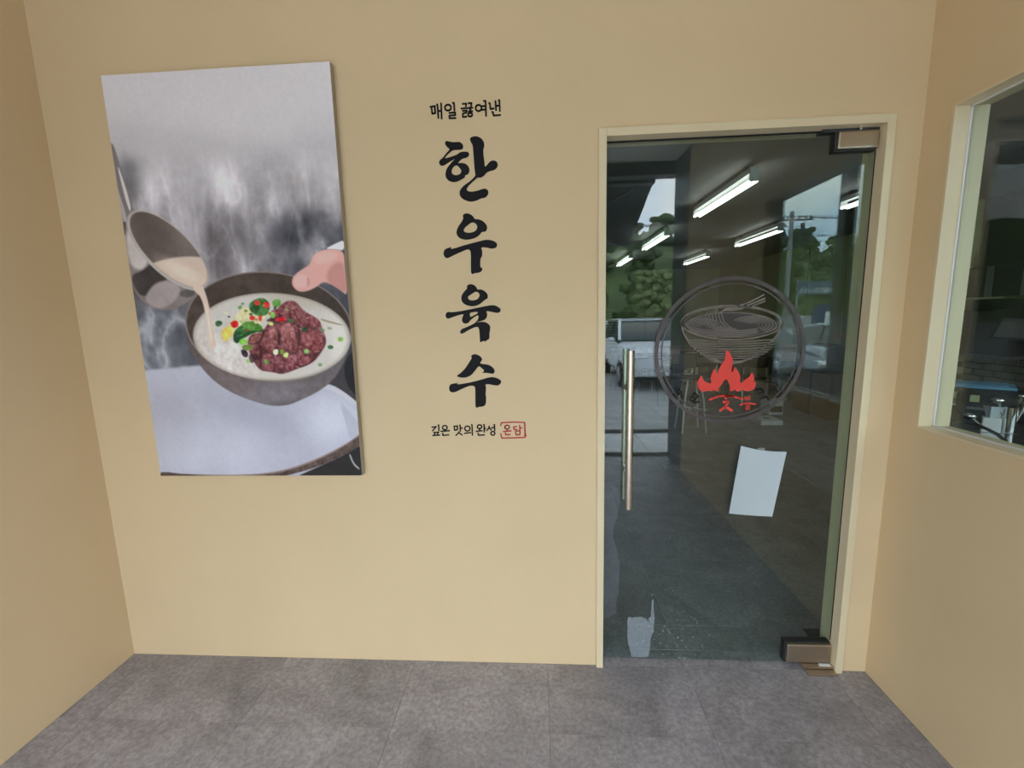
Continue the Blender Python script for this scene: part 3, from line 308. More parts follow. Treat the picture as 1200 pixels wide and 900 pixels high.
 'noodles':[[[[0.5704,1.4628],[0.5719,1.4706],[0.5768,1.478],[0.5847,1.4845],[0.5954,1.4898],[0.6083,1.4937],[0.6227,1.4959],[0.638,1.4964],[0.6533,1.4952],[0.6678,1.4922],[0.681,1.4878],[0.6921,1.4819],[0.7005,1.4751],[0.7059,1.4675],[0.708,1.4596]],0.00354],[[[0.7578,1.4841],[0.7692,1.49],[0.7839,1.4946],[0.8011,1.4976],[0.82,1.499],[0.8395,1.4987],[0.8587,1.4966],[0.8765,1.4929],[0.892,1.4878],[0.9045,1.4815],[0.9132,1.4744],[0.9178,1.4669],[0.918,1.4592],[0.9137,1.4519],[0.9052,1.4452],[0.893,1.4397],[0.8775,1.4354]],0.00336],[[[0.6514,1.5194],[0.6489,1.5108],[0.6544,1.4829],[0.6697,1.4605],[0.7051,1.4435]],0.00336],[[[0.5808,1.4625],[0.5822,1.4696],[0.5868,1.4761],[0.5943,1.4818],[0.6043,1.4863],[0.6163,1.4895],[0.6295,1.491],[0.6433,1.4909],[0.6568,1.4892],[0.6694,1.4858],[0.6802,1.4812],[0.6889,1.4754],[0.6947,1.4688],[0.6975,1.4617],[0.6971,1.4547]],0.00354],[[[0.7691,1.4813],[0.7788,1.4863],[0.7913,1.4902],[0.8059,1.4928],[0.822,1.494],[0.8386,1.4937],[0.8548,1.492],[0.87,1.4888],[0.8832,1.4845],[0.8938,1.4791],[0.9012,1.4731],[0.9051,1.4667],[0.9053,1.4602],[0.9016,1.4539],[0.8944,1.4483],[0.884,1.4435],[0.8709,1.4399]],0.00336],[[[0.6614,1.5228],[0.6612,1.5105],[0.6674,1.4826],[0.6842,1.4602],[0.7202,1.4432]],0.00336],[[[0.5912,1.4623],[0.5924,1.4684],[0.5966,1.474],[0.6034,1.4788],[0.6125,1.4826],[0.6231,1.485],[0.6348,1.4859],[0.6467,1.4853],[0.6582,1.4832],[0.6685,1.4798],[0.677,1.4752],[0.6832,1.4698],[0.6867,1.4638],[0.6873,1.4577],[0.6849,1.4517]],0.00354],[[[0.7804,1.4785],[0.7884,1.4826],[0.7986,1.4859],[0.8107,1.488],[0.8239,1.489],[0.8376,1.4888],[0.851,1.4873],[0.8635,1.4847],[0.8744,1.4812],[0.8831,1.4768],[0.8892,1.4718],[0.8924,1.4665],[0.8925,1.4611],[0.8895,1.456],[0.8836,1.4513],[0.875,1.4474],[0.8642,1.4445]],0.00336],[[[0.6713,1.5262],[0.6734,1.5102],[0.6803,1.4823],[0.6986,1.4599],[0.7354,1.4429]],0.00336],[[[0.6015,1.4621],[0.6023,1.4664],[0.6049,1.4704],[0.6093,1.474],[0.6152,1.4769],[0.6223,1.4791],[0.6302,1.4803],[0.6386,1.4806],[0.647,1.4799],[0.6551,1.4783],[0.6623,1.4758],[0.6684,1.4726],[0.673,1.4688],[0.676,1.4647],[0.6771,1.4603]],0.00354],[[[0.7917,1.4757],[0.7979,1.479],[0.806,1.4815],[0.8155,1.4832],[0.8259,1.484],[0.8366,1.4838],[0.8472,1.4827],[0.857,1.4806],[0.8655,1.4778],[0.8724,1.4744],[0.8772,1.4704],[0.8797,1.4663],[0.8798,1.4621],[0.8774,1.458],[0.8728,1.4544],[0.866,1.4513],[0.8575,1.449]],0.00336],[[[0.6812,1.5296],[0.6856,1.5099],[0.6933,1.482],[0.713,1.4595],[0.7505,1.4425]],0.00336],[[[0.6118,1.4618],[0.6125,1.4651],[0.6146,1.4682],[0.6182,1.4709],[0.6229,1.473],[0.6285,1.4745],[0.6347,1.4753],[0.6412,1.4752],[0.6476,1.4744],[0.6535,1.4728],[0.6586,1.4706],[0.6627,1.4679],[0.6655,1.4648],[0.6668,1.4615],[0.6665,1.4581]],0.00354],[[[0.803,1.473],[0.8075,1.4753],[0.8134,1.4772],[0.8203,1.4784],[0.8278,1.479],[0.8356,1.4788],[0.8433,1.478],[0.8505,1.4765],[0.8567,1.4745],[0.8617,1.472],[0.8652,1.4691],[0.867,1.4661],[0.8671,1.463],[0.8653,1.4601],[0.8619,1.4574],[0.857,1.4552],[0.8508,1.4535]],0.00336],[[[0.6914,1.5257],[0.6978,1.5096],[0.7063,1.4817],[0.7274,1.4592],[0.7656,1.4422]],0.00336],[[[0.6222,1.4616],[0.6226,1.4638],[0.6241,1.4658],[0.6265,1.4675],[0.6297,1.4688],[0.6336,1.4697],[0.6377,1.47],[0.642,1.4698],[0.6461,1.4691],[0.6498,1.4679],[0.6528,1.4662],[0.6551,1.4643],[0.6563,1.4621],[0.6565,1.4599],[0.6556,1.4578]],0.00354],[[[0.8142,1.4702],[0.8171,1.4716],[0.8207,1.4728],[0.825,1.4736],[0.8298,1.4739],[0.8347,1.4738],[0.8395,1.4733],[0.8439,1.4724],[0.8478,1.4711],[0.8509,1.4696],[0.8531,1.4678],[0.8543,1.4659],[0.8543,1.464],[0.8532,1.4621],[0.8511,1.4605],[0.848,1.4591],[0.8441,1.458]],0.00336],[[[0.7016,1.5218],[0.71,1.5093],[0.7192,1.4813],[0.7418,1.4589],[0.7807,1.4419]],0.00336],[[[0.5813,1.4625],[0.6398,1.4502],[0.7051,1.4435],[0.777,1.4434],[0.8481,1.4506]],0.00319],[[[0.5889,1.4535],[0.6401,1.4428],[0.7054,1.4369],[0.7774,1.4368],[0.8484,1.4455]],0.00319],[[[0.5965,1.4445],[0.6404,1.4354],[0.7057,1.4303],[0.7777,1.4302],[0.8487,1.4403]],0.00319],[[[0.6041,1.4354],[0.6407,1.428],[0.706,1.4236],[0.778,1.4235],[0.849,1.4352]],0.00319]],
 'chopsticks':[[[[0.7156,1.528],[0.8001,1.5475],[0.8654,1.5802]],0.00531],[[[0.7088,1.5209],[0.8005,1.5389],[0.8697,1.5658]],0.00531],[[[0.7374,1.5202],[0.815,1.5342],[0.8703,1.5557]],0.00425]],
 'stripes':[[[[0.4783,1.3875],[0.5518,1.386]],0.00195],[[[0.9339,1.3886],[1.01,1.387]],0.00195],[[[0.4807,1.3795],[0.5521,1.3781]],0.00195],[[[0.9344,1.3808],[1.0088,1.3793]],0.00195],[[[0.4831,1.3716],[0.5523,1.3702]],0.00195],[[[0.9349,1.3731],[1.0076,1.3716]],0.00195],[[[0.4856,1.3637],[0.5526,1.3624]],0.00195],[[[0.9354,1.3653],[1.0064,1.3639]],0.00195],[[[0.488,1.3557],[0.5528,1.3545]],0.00195],[[[0.9359,1.3575],[1.0051,1.3562]],0.00195],[[[0.4904,1.3478],[0.5531,1.3466]],0.00195],[[[0.9364,1.3497],[1.0039,1.3484]],0.00195],[[[0.4928,1.3398],[0.5533,1.3387]],0.00195],[[[0.9369,1.3419],[1.0026,1.3407]],0.00195],[[[0.4953,1.3318],[0.5536,1.3307]],0.00195],[[[0.9374,1.3341],[1.0014,1.3329]],0.00195],[[[0.4977,1.3238],[0.5538,1.3228]],0.00195],[[[0.9379,1.3263],[1.0002,1.3251]],0.00195]],
 'arc_marks':[[[[0.5449,1.2069],[0.5564,1.2175],[0.5661,1.2047],[0.5546,1.1921],[0.5449,1.2069]],0.00566],[[[0.5627,1.1951],[0.5735,1.1834]],0.00566],[[[0.5987,1.1753],[0.6182,1.2013],[0.6328,1.1864],[0.614,1.1643],[0.5987,1.1753]],0.00566],[[[0.6076,1.1868],[0.6229,1.175]],0.0046],[[[0.616,1.1596],[0.6382,1.164]],0.00566],[[[0.8985,1.2361],[0.9292,1.2375],[0.9389,1.226],[0.9194,1.2206]],0.00566],[[[0.9097,1.2018],[0.927,1.2148],[0.9411,1.1983]],0.00637],[[[0.8547,1.2102],[0.8725,1.2156],[0.884,1.2059],[0.863,1.191]],0.00602],[[[0.8751,1.1717],[0.8963,1.1829],[0.9088,1.1682]],0.00637]],
}

# ================================================================== the entrance lobby
XL, XR, YF = -1.915, 1.355, -2.80
HC = 2.97
DX0, DX1, DZ = .257, 1.225, 2.157                 # clear door opening
def struct(o): o['kind'] = 'structure'; return o
struct(MB().box(XL-.12, DX0-.02, 0, .10, 0, HC).box(DX1+.02, XR+.10, 0, .10, 0, HC).box(DX0-.02, DX1+.02, 0, .10, DZ+.02, HC).build('wall_back', M_wall))
struct(MB().box(XL-.12, XL, YF, 0, 0, HC).build('wall_left', M_wall))
WY0, WY1, WZ0, WZ1 = -1.01, -.116, 1.092, 2.16    # window in the right wall
struct(MB().box(XR, XR+.105, YF+.05, WY0, 0, HC).box(XR, XR+.105, WY1, 0, 0, HC).box(XR, XR+.105, WY0, WY1, 0, WZ0).box(XR, XR+.105, WY0, WY1, WZ1, HC).build('wall_right', M_wall))
# suspended ceiling boards of the lobby
ce = struct(MB().box(XL-.12, XR+.105, YF, .1, HC+.012, HC+.05).build('ceiling', M_grout))
for i in range(6):
    for j in range(5):
        x0 = XL+i*.545; y0 = YF+j*.56
        MB().box(x0+.003, x0+.542, y0+.003, y0+.557, HC, HC+.012).build('ceiling_panel', M_ceil, ce)
# floor with its tiles, on the 594 mm grid of the photo
TS = .594
fl = struct(MB().box(XL-.12, 4.75, YF-.0, 10.1, -.06, -.006).build('floor', M_grout))
tile_cache = {}
def tile(x0, x1, y0, y1):
    k = (round(x1-x0, 4), round(y1-y0, 4))
    g = .0005
    if k not in tile_cache:
        b = .0006; w_, h_ = (x1-x0)/2-g, (y1-y0)/2-g
        mb = MB().add([(-w_,-h_,-.006),(w_,-h_,-.006),(w_,h_,-.006),(-w_,h_,-.006),(-w_,-h_,-b),(w_,-h_,-b),(w_,h_,-b),(-w_,h_,-b),(-w_+b,-h_+b,0),(w_-b,-h_+b,0),(w_-b,h_-b,0),(-w_+b,h_-b,0)],
            [(0,1,5,4),(1,2,6,5),(2,3,7,6),(3,0,4,7),(4,5,9,8),(5,6,10,9),(6,7,11,10),(7,4,8,11),(8,9,10,11)])
        o = mb.build('tile', M_tile, fl); tile_cache[k] = o.data
    else: o = link('tile', tile_cache[k], None, fl)
    o.location = ((x0+x1)/2, (y0+y1)/2, 0)
    return o
def cuts(a, b, ref):
    k0 = math.ceil((a-ref)/TS+1e-6); r = [a]; x = ref+k0*TS
    while x < b-1e-4: r.append(x); x += TS
    r = [r[0]]+[q for q in r[1:] if q-a > .01]; r.append(b); return r
xs = cuts(XL, XR, .018); ys = cuts(YF, 0, -.33)
for i in range(len(xs)-1):
    for j in range(len(ys)-1): tile(xs[i], xs[i+1], ys[j], ys[j+1])
ys2 = cuts(.0, 10.0, -.33); xs2 = cuts(DX0-.02, 4.6, .018)
for i in range(len(xs2)-1):
    for j in range(len(ys2)-1):
        if j == 0:                                 # the door recess
            if xs2[i] < DX1: tile(xs2[i], min(xs2[i+1], DX1+.02), 0, .1); tile(xs2[i], min(xs2[i+1], DX1+.02), .1, ys2[1])
        else: tile(xs2[i], xs2[i+1], ys2[j], ys2[j+1])
# door casing
tr = struct(empty('trim_1'))
MB().rbox(DX0-.029, DX0, -.016, .1, 0, DZ+.029, .002).build('side_casing', M_frame, tr)
MB().rbox(DX1, DX1+.029, -.016, .1, 0, DZ+.029, .002).build('side_casing', M_frame, tr)
MB().rbox(DX0, DX1, -.016, .1, DZ, DZ+.029, .002).build('head_casing', M_frame, tr)
MB().box(DX0, DX1, .036, .046, DZ-.004, DZ).build('head_seal', M_black, tr)
MB().box(DX1-.003, DX1, .030, .033, .12, 2.08).build('side_seal', M_black, tr)
# window lining and pane
wn = struct(empty('window_1'))
GX = XR+.055
lin_m = MB().box(XR-.001, XR+.106, WY1-.004, WY1+.004, WZ0, WZ1).box(XR-.001, XR+.106, WY0-.004, WY0+.004, WZ0, WZ1).box(XR-.001, XR+.106, WY0, WY1, WZ0-.004, WZ0+.003).box(XR-.001, XR+.106, WY0, WY1, WZ1-.003, WZ1+.004)
lin_m.build('lining', M_frame, wn)
MB().box(GX-.004, GX+.004, WY0+.004, WY1-.004, WZ0+.003, WZ1-.003).build('glass_pane', M_glass2, wn)
for s_ in ((WY1-.009, WY1-.004), (WY0+.004, WY0+.009)):
    MB().box(GX-.009, GX-.004, s_[0], s_[1], WZ0+.003, WZ1-.003).build('seal', M_grey if False else M_white, wn)
MB().box(GX-.009, GX-.004, WY0+.004, WY1-.004, WZ0+.003, WZ0+.008).build('seal', M_white, wn)
MB().box(GX-.009, GX-.004, WY0+.004, WY1-.004, WZ1-.008, WZ1-.003).build('seal', M_white, wn)

# ------------------------------------------------------------------ the glass door
GY = .034
door = struct(empty('door_1', (0, 0, 0)))
MB().box(DX0+.004, DX1-.004, GY, GY+.012, .010, DZ-.010).build('glass_pane', M_glass, door)
HX = .357
for y, nm in ((-.004, 'handle'), (GY+.012+.054, 'handle')):
    h = MB().tube((HX, y, .728), (HX, y, 1.378), .0145, n=24).build(nm, M_steel, door, smooth=True)
    for z in (.875, 1.225):
        a, b = (y, GY) if y < GY else (GY+.012, y)
        MB().tube((HX, a, z), (HX, b, z), .008, n=14).build('standoff', M_chrome, h, smooth=True)
        MB().tube((HX, GY-.006 if y < GY else GY+.012, z), (HX, GY if y < GY else GY+.018, z), .015, n=16).build('rosette', M_chrome, h, smooth=True)
def patch(x0, z0, z1, nm):
    p = MB().rbox(x0, DX1-.003, .012, .068, z0, z1, .006).build(nm, M_bronze, door)
    MB().rbox(x0-.006, DX1-.003, .024, .056, z0-.006, z1+.006, .003).build('gasket', M_black, p)
    return p
pt = patch(1.081, 2.086, 2.146, 'top_patch_fitting')
MB().box(1.03, DX1, .022, .062, 2.147, 2.157).build('pivot_arm', M_dgrey, pt)
MB().tube((1.155, .014, 2.147), (1.155, .014, 2.156), .005, n=10).build('pin', M_chrome, pt)
pb = patch(1.040, .022, .108, 'bottom_patch_fitting')
MB().box(1.10, 1.225, -.006, .012, .012, .021).build('strap', M_bronze, pb)
MB().box(1.17, 1.215, -.002, .010, .021, .0245).build('tab', M_white, pb)
MB().rbox(1.105, 1.224, -.034, -.004, .0005, .010, .002).build('floor_plate', M_bronze, pb)
# logo on the glass
lg = empty('logo_decal'); lg.parent = door
LC = (.7453, 1.3635)
def circle_ring(r0, r1, n=72):
    return [[(LC[0]+r*math.cos(2*math.pi*i/n), LC[1]+r*math.sin(2*math.pi*i/n)) for i in range(n)] for r in (r1, r0)]
DY = GY-.0013
outline('outer_ring', circle_ring(.2735, .2887), DY, .001, M_decal, lg, 0)
outline('inner_ring', circle_ring(.2585, .2635), DY, .001, M_decal, lg, 0)
outline('bowl_fill', OUT['bowl_fill'], DY, .001, M_decal_d, lg, 0)
strokes('bowl_drawing', OUT['bowl'], DY-.0002, .001, M_decal_l, lg)
strokes('noodle_drawing', OUT['noodles'], DY-.0003, .001, M_decal_l, lg)
strokes('chopsticks_drawing', OUT['chopsticks'], DY-.0002, .001, M_decal_l, lg)
strokes('line_pattern', OUT['stripes'], DY, .001, M_decal_l, lg)
strokes('arc_lettering', OUT['arc_marks'], DY, .001, M_vinyl, lg)
tag(outline('flame', OUT['flame'], DY-.0006, .001, M_decal_red, lg, 1), label='red flame')
tag(strokes('red_character', OUT['red_sut'], DY-.0006, .001, M_decal_red, lg), label='red brush-written syllable')
tag(strokes('red_character', OUT['red_bul'], DY-.0006, .001, M_decal_red, lg), label='smaller red syllable')
# thin pale translucent patches on the glass
def film(name, col, alpha):
    m = bpy.data.materials.new(name); m.use_nodes = True; t = m.node_tree; b = t.nodes['Principled BSDF']
    b.inputs['Base Color'].default_value = (*col, 1); b.inputs['Roughness'].default_value = .6
    tc = t.nodes.new('ShaderNodeTexCoord'); n = t.nodes.new('ShaderNodeTexNoise'); n.inputs['Scale'].default_value = 30; n.inputs['Detail'].default_value = 6
    mr = t.nodes.new('ShaderNodeMapRange'); mr.inputs['From Min'].default_value = .3; mr.inputs['From Max'].default_value = .7
    mr.inputs['To Min'].default_value = alpha*.7; mr.inputs['To Max'].default_value = alpha
    t.links.new(tc.outputs['Object'], n.inputs['Vector']); t.links.new(n.outputs['Fac'], mr.inputs['Value']); t.links.new(mr.outputs['Result'], b.inputs['Alpha'])
    return m
M_film = film('pale_film', (.40, .45, .50), .36)
M_film2 = film('faint_film', (.35, .40, .46), .08)
def ragged(pts, amp, n=6):
    q = []
    for i in range(len(pts)):
        a, b = pts[i], pts[(i+1) % len(pts)]
        for k in range(n):
            t = k/n; q.append((a[0]+(b[0]-a[0])*t+random.uniform(-amp, amp), a[1]+(b[1]-a[1])*t+random.uniform(-amp, amp)))
    return q
outline('film_patch', [ragged([(.372,.215),(.390,.205),(.425,.212),(.448,.205),(.457,.185),(.466,.215),(.474,.29),(.482,.30),(.484,.15),(.470,.10),(.462,.018),(.392,.018),(.376,.07),(.368,.13)], .004)], GY-.0006, .0005, M_film, door, 1)
outline('film_patch', [ragged([(.262,.84),(.33,.80),(.325,.70),(.30,.60),(.335,.45),(.318,.22),(.262,.20)], .006)], GY-.0006, .0005, M_film2, door, 1)
spk = MB()  # small pale specks scattered over the lower pane
for i in range(110):
    x = .40+abs(random.gauss(0, .16)) if i % 2 else random.gauss(.56, .05); z = .03+abs(random.gauss(0, .16))
    if x > .95 or z > .65: continue
    r = random.uniform(.0007, .0021)
    spk.prism([(x+r*math.cos(a)*random.uniform(.6, 1.2), z+r*1.4*math.sin(a)) for a in (0, 1.2, 2.4, 3.7, 5.0)], GY-.0008, GY-.0002)
tag(spk.build('pale_specks', mat('pale_speck', (.45, .5, .5), .8), door), kind='stuff')

# paper sheet stuck on the glass
pc = [(.8065, .983), (.985, .9575), (.942, .685), (.771, .696)]
N = 16; vs = []; fs = []
for side in (0, .0004):
    for j in range(N+1):
        for i in range(N+1):
            u, v = i/N, j/N
            x = (pc[0][0]*(1-u)+pc[1][0]*u)*(1-v)+(pc[3][0]*(1-u)+pc[2][0]*u)*v
            z = (pc[0][1]*(1-u)+pc[1][1]*u)*(1-v)+(pc[3][1]*(1-u)+pc[2][1]*u)*v
            z -= .010*math.sin(math.pi*u)*(1-.3*v)*.9
            y = GY-.0035-.020*(2*abs(u-.45))**2*.6*(.5+.5*v)-side
            vs.append((x, y, z))
n1 = (N+1)**2
for j in range(N):
    for i in range(N):
        a = j*(N+1)+i; fs += [(a, a+1, a+N+2, a+N+1), (n1+a, n1+a+N+1, n1+a+N+2, n1+a+1)]
bd = [i for i in range(N+1)]+[j*(N+1)+N for j in range(1, N+1)]+[N*(N+1)+i for i in range(N-1, -1, -1)]+[j*(N+1) for j in range(N-1, 0, -1)]
for k in range(len(bd)): a, b = bd[k], bd[(k+1) % len(bd)]; fs.append((a, b, n1+b, n1+a))
ps = empty('paper_sheet', (.885, GY-.004, .68), label='blank white paper sheet taped askew on the glass door', cat='paper')
o = MB().add(vs, fs).build('sheet', M_paper, ps, smooth=True); o.location = (-.885, -(GY-.004), -.68)
o = MB().box(.878, .905, GY-.0012, GY-.0004, .953, .972).build('tape', film('clear_tape', (.6,.62,.62), .3), ps); o.location = (-.885, -(GY-.004), -.68)

# ------------------------------------------------------------------ lettering on the wall
LY, LD = -.0012, .0012
t1 = empty('wall_lettering', (-.15, LY, 2.27), label='small black lettering line at the top of the wall text', cat='lettering')
t2 = empty('wall_lettering', (-.15, LY, 1.2), label='four large black brush-written syllables in a column on the wall', cat='lettering')
t3 = empty('wall_lettering', (-.15, LY, 1.06), label='small black lettering line below the large brush syllables', cat='lettering')
t4 = empty('wall_seal', (.0, LY, 1.05), label='small red square seal mark beside the lowest lettering line', cat='seal')
def onto(o, e): o.location = -e.location; o.parent = e; return o
for k in ('t_mae', 't_il', 't_kkeul', 't_yeo', 't_naen'): onto(strokes('syllable', OUT[k], LY, LD, M_vinyl), t1)
for k in ('g_han', 'g_u', 'g_yuk', 'g_su'): onto(outline('syllable', OUT[k], LY, LD, M_vinyl, None, 1), t2)
for k in ('b_gip', 'b_eun', 'b_mat', 'b_ui', 'b_wan', 'b_seong'): onto(strokes('syllable', OUT[k], LY, LD, M_vinyl), t3)
onto(strokes('seal_border', OUT['seal_frame'], LY, LD, M_red), t4)
for k in ('seal_on', 'seal_dam'): onto(strokes('syllable', OUT[k], LY, LD, M_red), t4)

# ------------------------------------------------------------------ the printed canvas
PX0, PX1, PZ0, PZ1, PT = -1.6237, -.7404, .8821, 2.4501, .032
def smooth(a, b, x): t = np.clip((x-a)/(b-a), 0, 1); return t*t*(3-2*t)
def fbm(nx, nz, cx, cz, octs=5, seed=0, gain=.55):
    "value noise on a grid nx x nz with cx x cz base cells"
    g = np.random.default_rng(seed); tot = np.zeros((nz, nx)); amp = 1; s = 0
    for o_ in range(octs):
        a, b = int(cx*2**o_)+2, int(cz*2**o_)+2
        if a > nx or b > nz: break
        L = g.random((b+1, a+1)); X = np.linspace(0, a-1.001, nx); Z = np.linspace(0, b-1.001, nz)
        xi, zi = X.astype(int), Z.astype(int); fx, fz = X-xi, Z-zi; fx = fx*fx*(3-2*fx); fz = (fz*fz*(3-2*fz))[:, None]
        A = L[zi][:, xi]*(1-fx)+L[zi][:, xi+1]*fx; B = L[zi+1][:, xi]*(1-fx)+L[zi+1][:, xi+1]*fx
        tot += amp*(A*(1-fz)+B*fz); s += amp; amp *= gain
    return tot/s
def paint_poster(NX, NZ):
    "colours of the print in sRGB 0-255, laid out in the coordinates of the design drawing"
    U, V = np.meshgrid(np.linspace(0, 1, NX), np.linspace(0, 1, NZ))
    src = [(0,0),(1,0),(1,1),(0,1)]; dst = [(117.7,88.3),(386.4,71.6),(424.6,557.4),(188.2,557.9)]
    A = []; B = []
    for (u, v), (x, y) in zip(src, dst):
        A += [[u,v,1,0,0,0,-u*x,-v*x],[0,0,0,u,v,1,-u*y,-v*y]]; B += [x, y]
    h = np.linalg.solve(np.array(A, float), np.array(B, float)); D = h[6]*U+h[7]*V+1
    X = (h[0]*U+h[1]*V+h[2])/D; Y = (h[3]*U+h[4]*V+h[5])/D
    n1 = fbm(NX, NZ, 3, 5, 6, 1); n2 = fbm(NX, NZ, 9, 4, 5, 2); n3 = fbm(NX, NZ, 40, 60, 3, 3, .7); n4 = fbm(NX, NZ, 6, 11, 5, 4); nf = fbm(NX, NZ, 90, 150, 2, 5, .8)
    def wisp(seed, c1, c2, p): return (1-np.abs(2*fbm(NX, NZ, c1, c2, 5, seed)-1))**p
    w1 = wisp(11, 4, 2, 5); w2 = wisp(12, 5, 5, 6)
    img = np.zeros((NZ, NX, 3))
    def mixin(m, col):
        m = np.clip(m, 0, 1)[..., None]; img[:] = img*(1-m)+np.asarray(col, float)*m
    def ell(cx, cy, rx, ry, rot=0, soft=.03):
        c, s = math.cos(math.radians(rot)), math.sin(math.radians(rot)); dx, dy = X-cx, Y-cy
        d = np.hypot((dx*c+dy*s)/rx, (-dx*s+dy*c)/ry); return 1-smooth(1-soft, 1+soft, d), d
    def poly(pts, soft=.8):
        pts = chaikin([tuple(map(float, p)) for p in pts], 2); ins = np.zeros(X.shape, bool); dist = np.full(X.shape, 1e9)
        xs_ = [p[0] for p in pts]; ys_ = [p[1] for p in pts]
        box = (X > min(xs_)-4) & (X < max(xs_)+4) & (Y > min(ys_)-4) & (Y < max(ys_)+4)
        x, y = X[box], Y[box]; i_ = np.zeros(x.shape, bool); d_ = np.full(x.shape, 1e9)
        for k in range(len(pts)):
            (x0, y0), (x1, y1) = pts[k], pts[(k+1) % len(pts)]
            cr = ((y0 > y) != (y1 > y)) & (x < (x1-x0)*(y-y0)/((y1-y0) if y1 != y0 else 1e-9)+x0); i_ ^= cr
            l2 = (x1-x0)**2+(y1-y0)**2+1e-9; t = np.clip(((x-x0)*(x1-x0)+(y-y0)*(y1-y0))/l2, 0, 1)
            d_ = np.minimum(d_, np.hypot(x-x0-t*(x1-x0), y-y0-t*(y1-y0)))
        sd = np.where(i_, d_, -d_); r = np.zeros(X.shape); r[box] = smooth(-soft, soft, sd); return r
    # steam background
    gr = smooth(120, 330, Y+20*(n1-.5)*4)
    base = 186-96*gr
    img[:] = np.stack([base+2, base-3, base+1], -1)
    st = smooth(150, 240, Y)
    tone = (n1-.5)*150*st+(n2-.5)*70*st
    img += tone[..., None]*np.array([1, 1, 1.04])
    img += ((w1*44+w2*30)*smooth(165, 230, Y)*(1-smooth(330, 380, Y)*.5))[..., None]*np.array([1, .98, 1])
    dk = smooth(205, 300, Y)*smooth(300, 385, X+.25*(Y-250))*.75
    mixin(dk*smooth(.34, .6, n4), (52, 54, 63)); mixin(smooth(165, 260, Y)*(1-smooth(120, 215, X-.1*Y+30))*smooth(.4, .65, n4)*.55, (80, 76, 80))
    mixin((1-ell(355, 262, 34, 26, -20, .6)[0])*0+ell(350, 268, 30, 22, -20, .6)[0]*.7*smooth(.3, .6, n2), (30, 32, 38))
    mixin(smooth(150, 200, Y)*np.exp(-((X-150)/14)**2)*smooth(170, 195, Y)*(1-smooth(225, 250, Y))*.5, (70, 68, 72))
    img += (n3-.5)[..., None]*16*st[..., None]
    # lower left steam below the pan
    mixin(smooth(345, 372, Y)*(1-smooth(225, 262, X))*.85, (74, 76, 84)); img += ((w2*70+(n4-.5)*80)*smooth(345, 375, Y)*(1-smooth(225, 250, X))*(1-smooth(428, 440, Y)))[..., None]
    # big pot
    potm = smooth(432, 437, Y+.085*(X-170)+4*(n1-.5))
    lav = 170+10*(n1-.5)
    mixin(potm, (159, 158, 170)); img += (potm*((n1-.5)*34+(n4-.5)*16))[..., None]
    mixin(potm*ell(302, 487, 46, 22, 14, .7)[0]*.55, (138, 137, 151)); mixin(potm*ell(232, 525, 70, 32, 0, .9)[0]*.5, (186, 186, 198)); mixin(potm*ell(192, 500, 26, 40, 0, .9)[0]*.35, (140, 138, 145))
    mixin(potm*ell(388, 492, 26, 26, 20, .8)[0]*.5, (196, 196, 208))
    mixin(poly([(362,452),(385,448),(408,462),(426,478),(426,420),(404,405),(396,428)]), (58, 55, 58)); mixin(poly([(404,420),(428,400),(428,470),(416,464),(404,446)]), (34, 33, 35))
    mixin(poly([(372,456),(386,450),(404,460),(426,478),(426,482),(402,465),(385,456)]), (176, 174, 182))
    mixin(poly([(398,470),(408,480),(421,496),(424,514),(412,520),(405,495)]), (160, 160, 172))
    rim = poly([(185,552),(215,556),(265,558),(312,556),(345,549),(380,535),(408,520),(428,505),(428,520),(405,533),(372,548),(335,558),(300,566),(180,566)]); mixin(rim, (74, 60, 55)); mixin(poly([(430,518),(405,533),(372,548),(340,562),(430,566)]), (38, 36, 36)); img += (rim*(n3-.5)*60)[..., None]
    mixin(poly([(215,555.2),(265,557),(312,555),(345,548),(380,534),(408,519),(428,504),(428,506),(408,521.5),(380,536.5),(345,550.5),(312,557.5),(265,559)], .6)*.7, (128, 108, 100))
    mixin(poly([(409,533),(414,545),(421,551),(422,549),(415,543),(411,532)], .5), (140, 138, 140))
    # saucepan: handle, body, rim, broth
    mixin(poly([(128,166),(134,170),(153,240),(160,252),(150,262),(140,225)]), (112, 104, 104)); mixin(poly([(136,192),(141,200),(154,243),(151,250)], .6), (190, 182, 182)); mixin(poly([(130,196),(138,222),(150,258),(144,262)], .6), (158, 150, 150)); mixin(poly([(141,262),(147,258),(150,272),(146,278)]), (80, 74, 74))
    body = poly([(150,252),(146,270),(149,300),(153,332),(163,350),(178,361),(192,364),(206,362),(222,352),(236,340),(242,330),(215,312),(180,280),(160,258)])
    mixin(body, (120, 110, 108)); bl = poly([(148,268),(158,272),(176,300),(168,318),(152,312),(147,288)], 3); mixin(bl*body, (186, 176, 174))
    mixin(poly([(152,322),(166,318),(182,304),(200,324),(186,334),(172,348),(160,344)], 2)*body, (58, 52, 50)); mixin(poly([(168,350),(180,332),(196,328),(213,336),(206,352),(192,362),(178,360)], 2)*body, (152, 140, 140)); mixin(poly([(208,346),(216,338),(232,341),(222,350)], 1.5)*body, (84, 78, 76))
    img += (body*(n4-.5)*46)[..., None]
    e0, _ = ell(196.5, 293.5, 62, 26.5, 44, .03); mixin(e0, (168, 158, 154))
    e1, d1 = ell(197.5, 292.5, 59, 24, 44, .03); mixin(e1, (96, 85, 81)); img += (e1*((n1-.5)*50+(n4-.5)*26))[..., None]; mixin(e1*ell(180, 268, 30, 14, 50, .8)[0]*.5, (74, 65, 62))
    mixin(e1*smooth(301, 304, Y+.14*(X-200)-.004*(X-205)**2), (190, 170, 155)); mixin(e1*ell(212, 318, 26, 8, 30, .8)[0]*.5, (218, 202, 188))
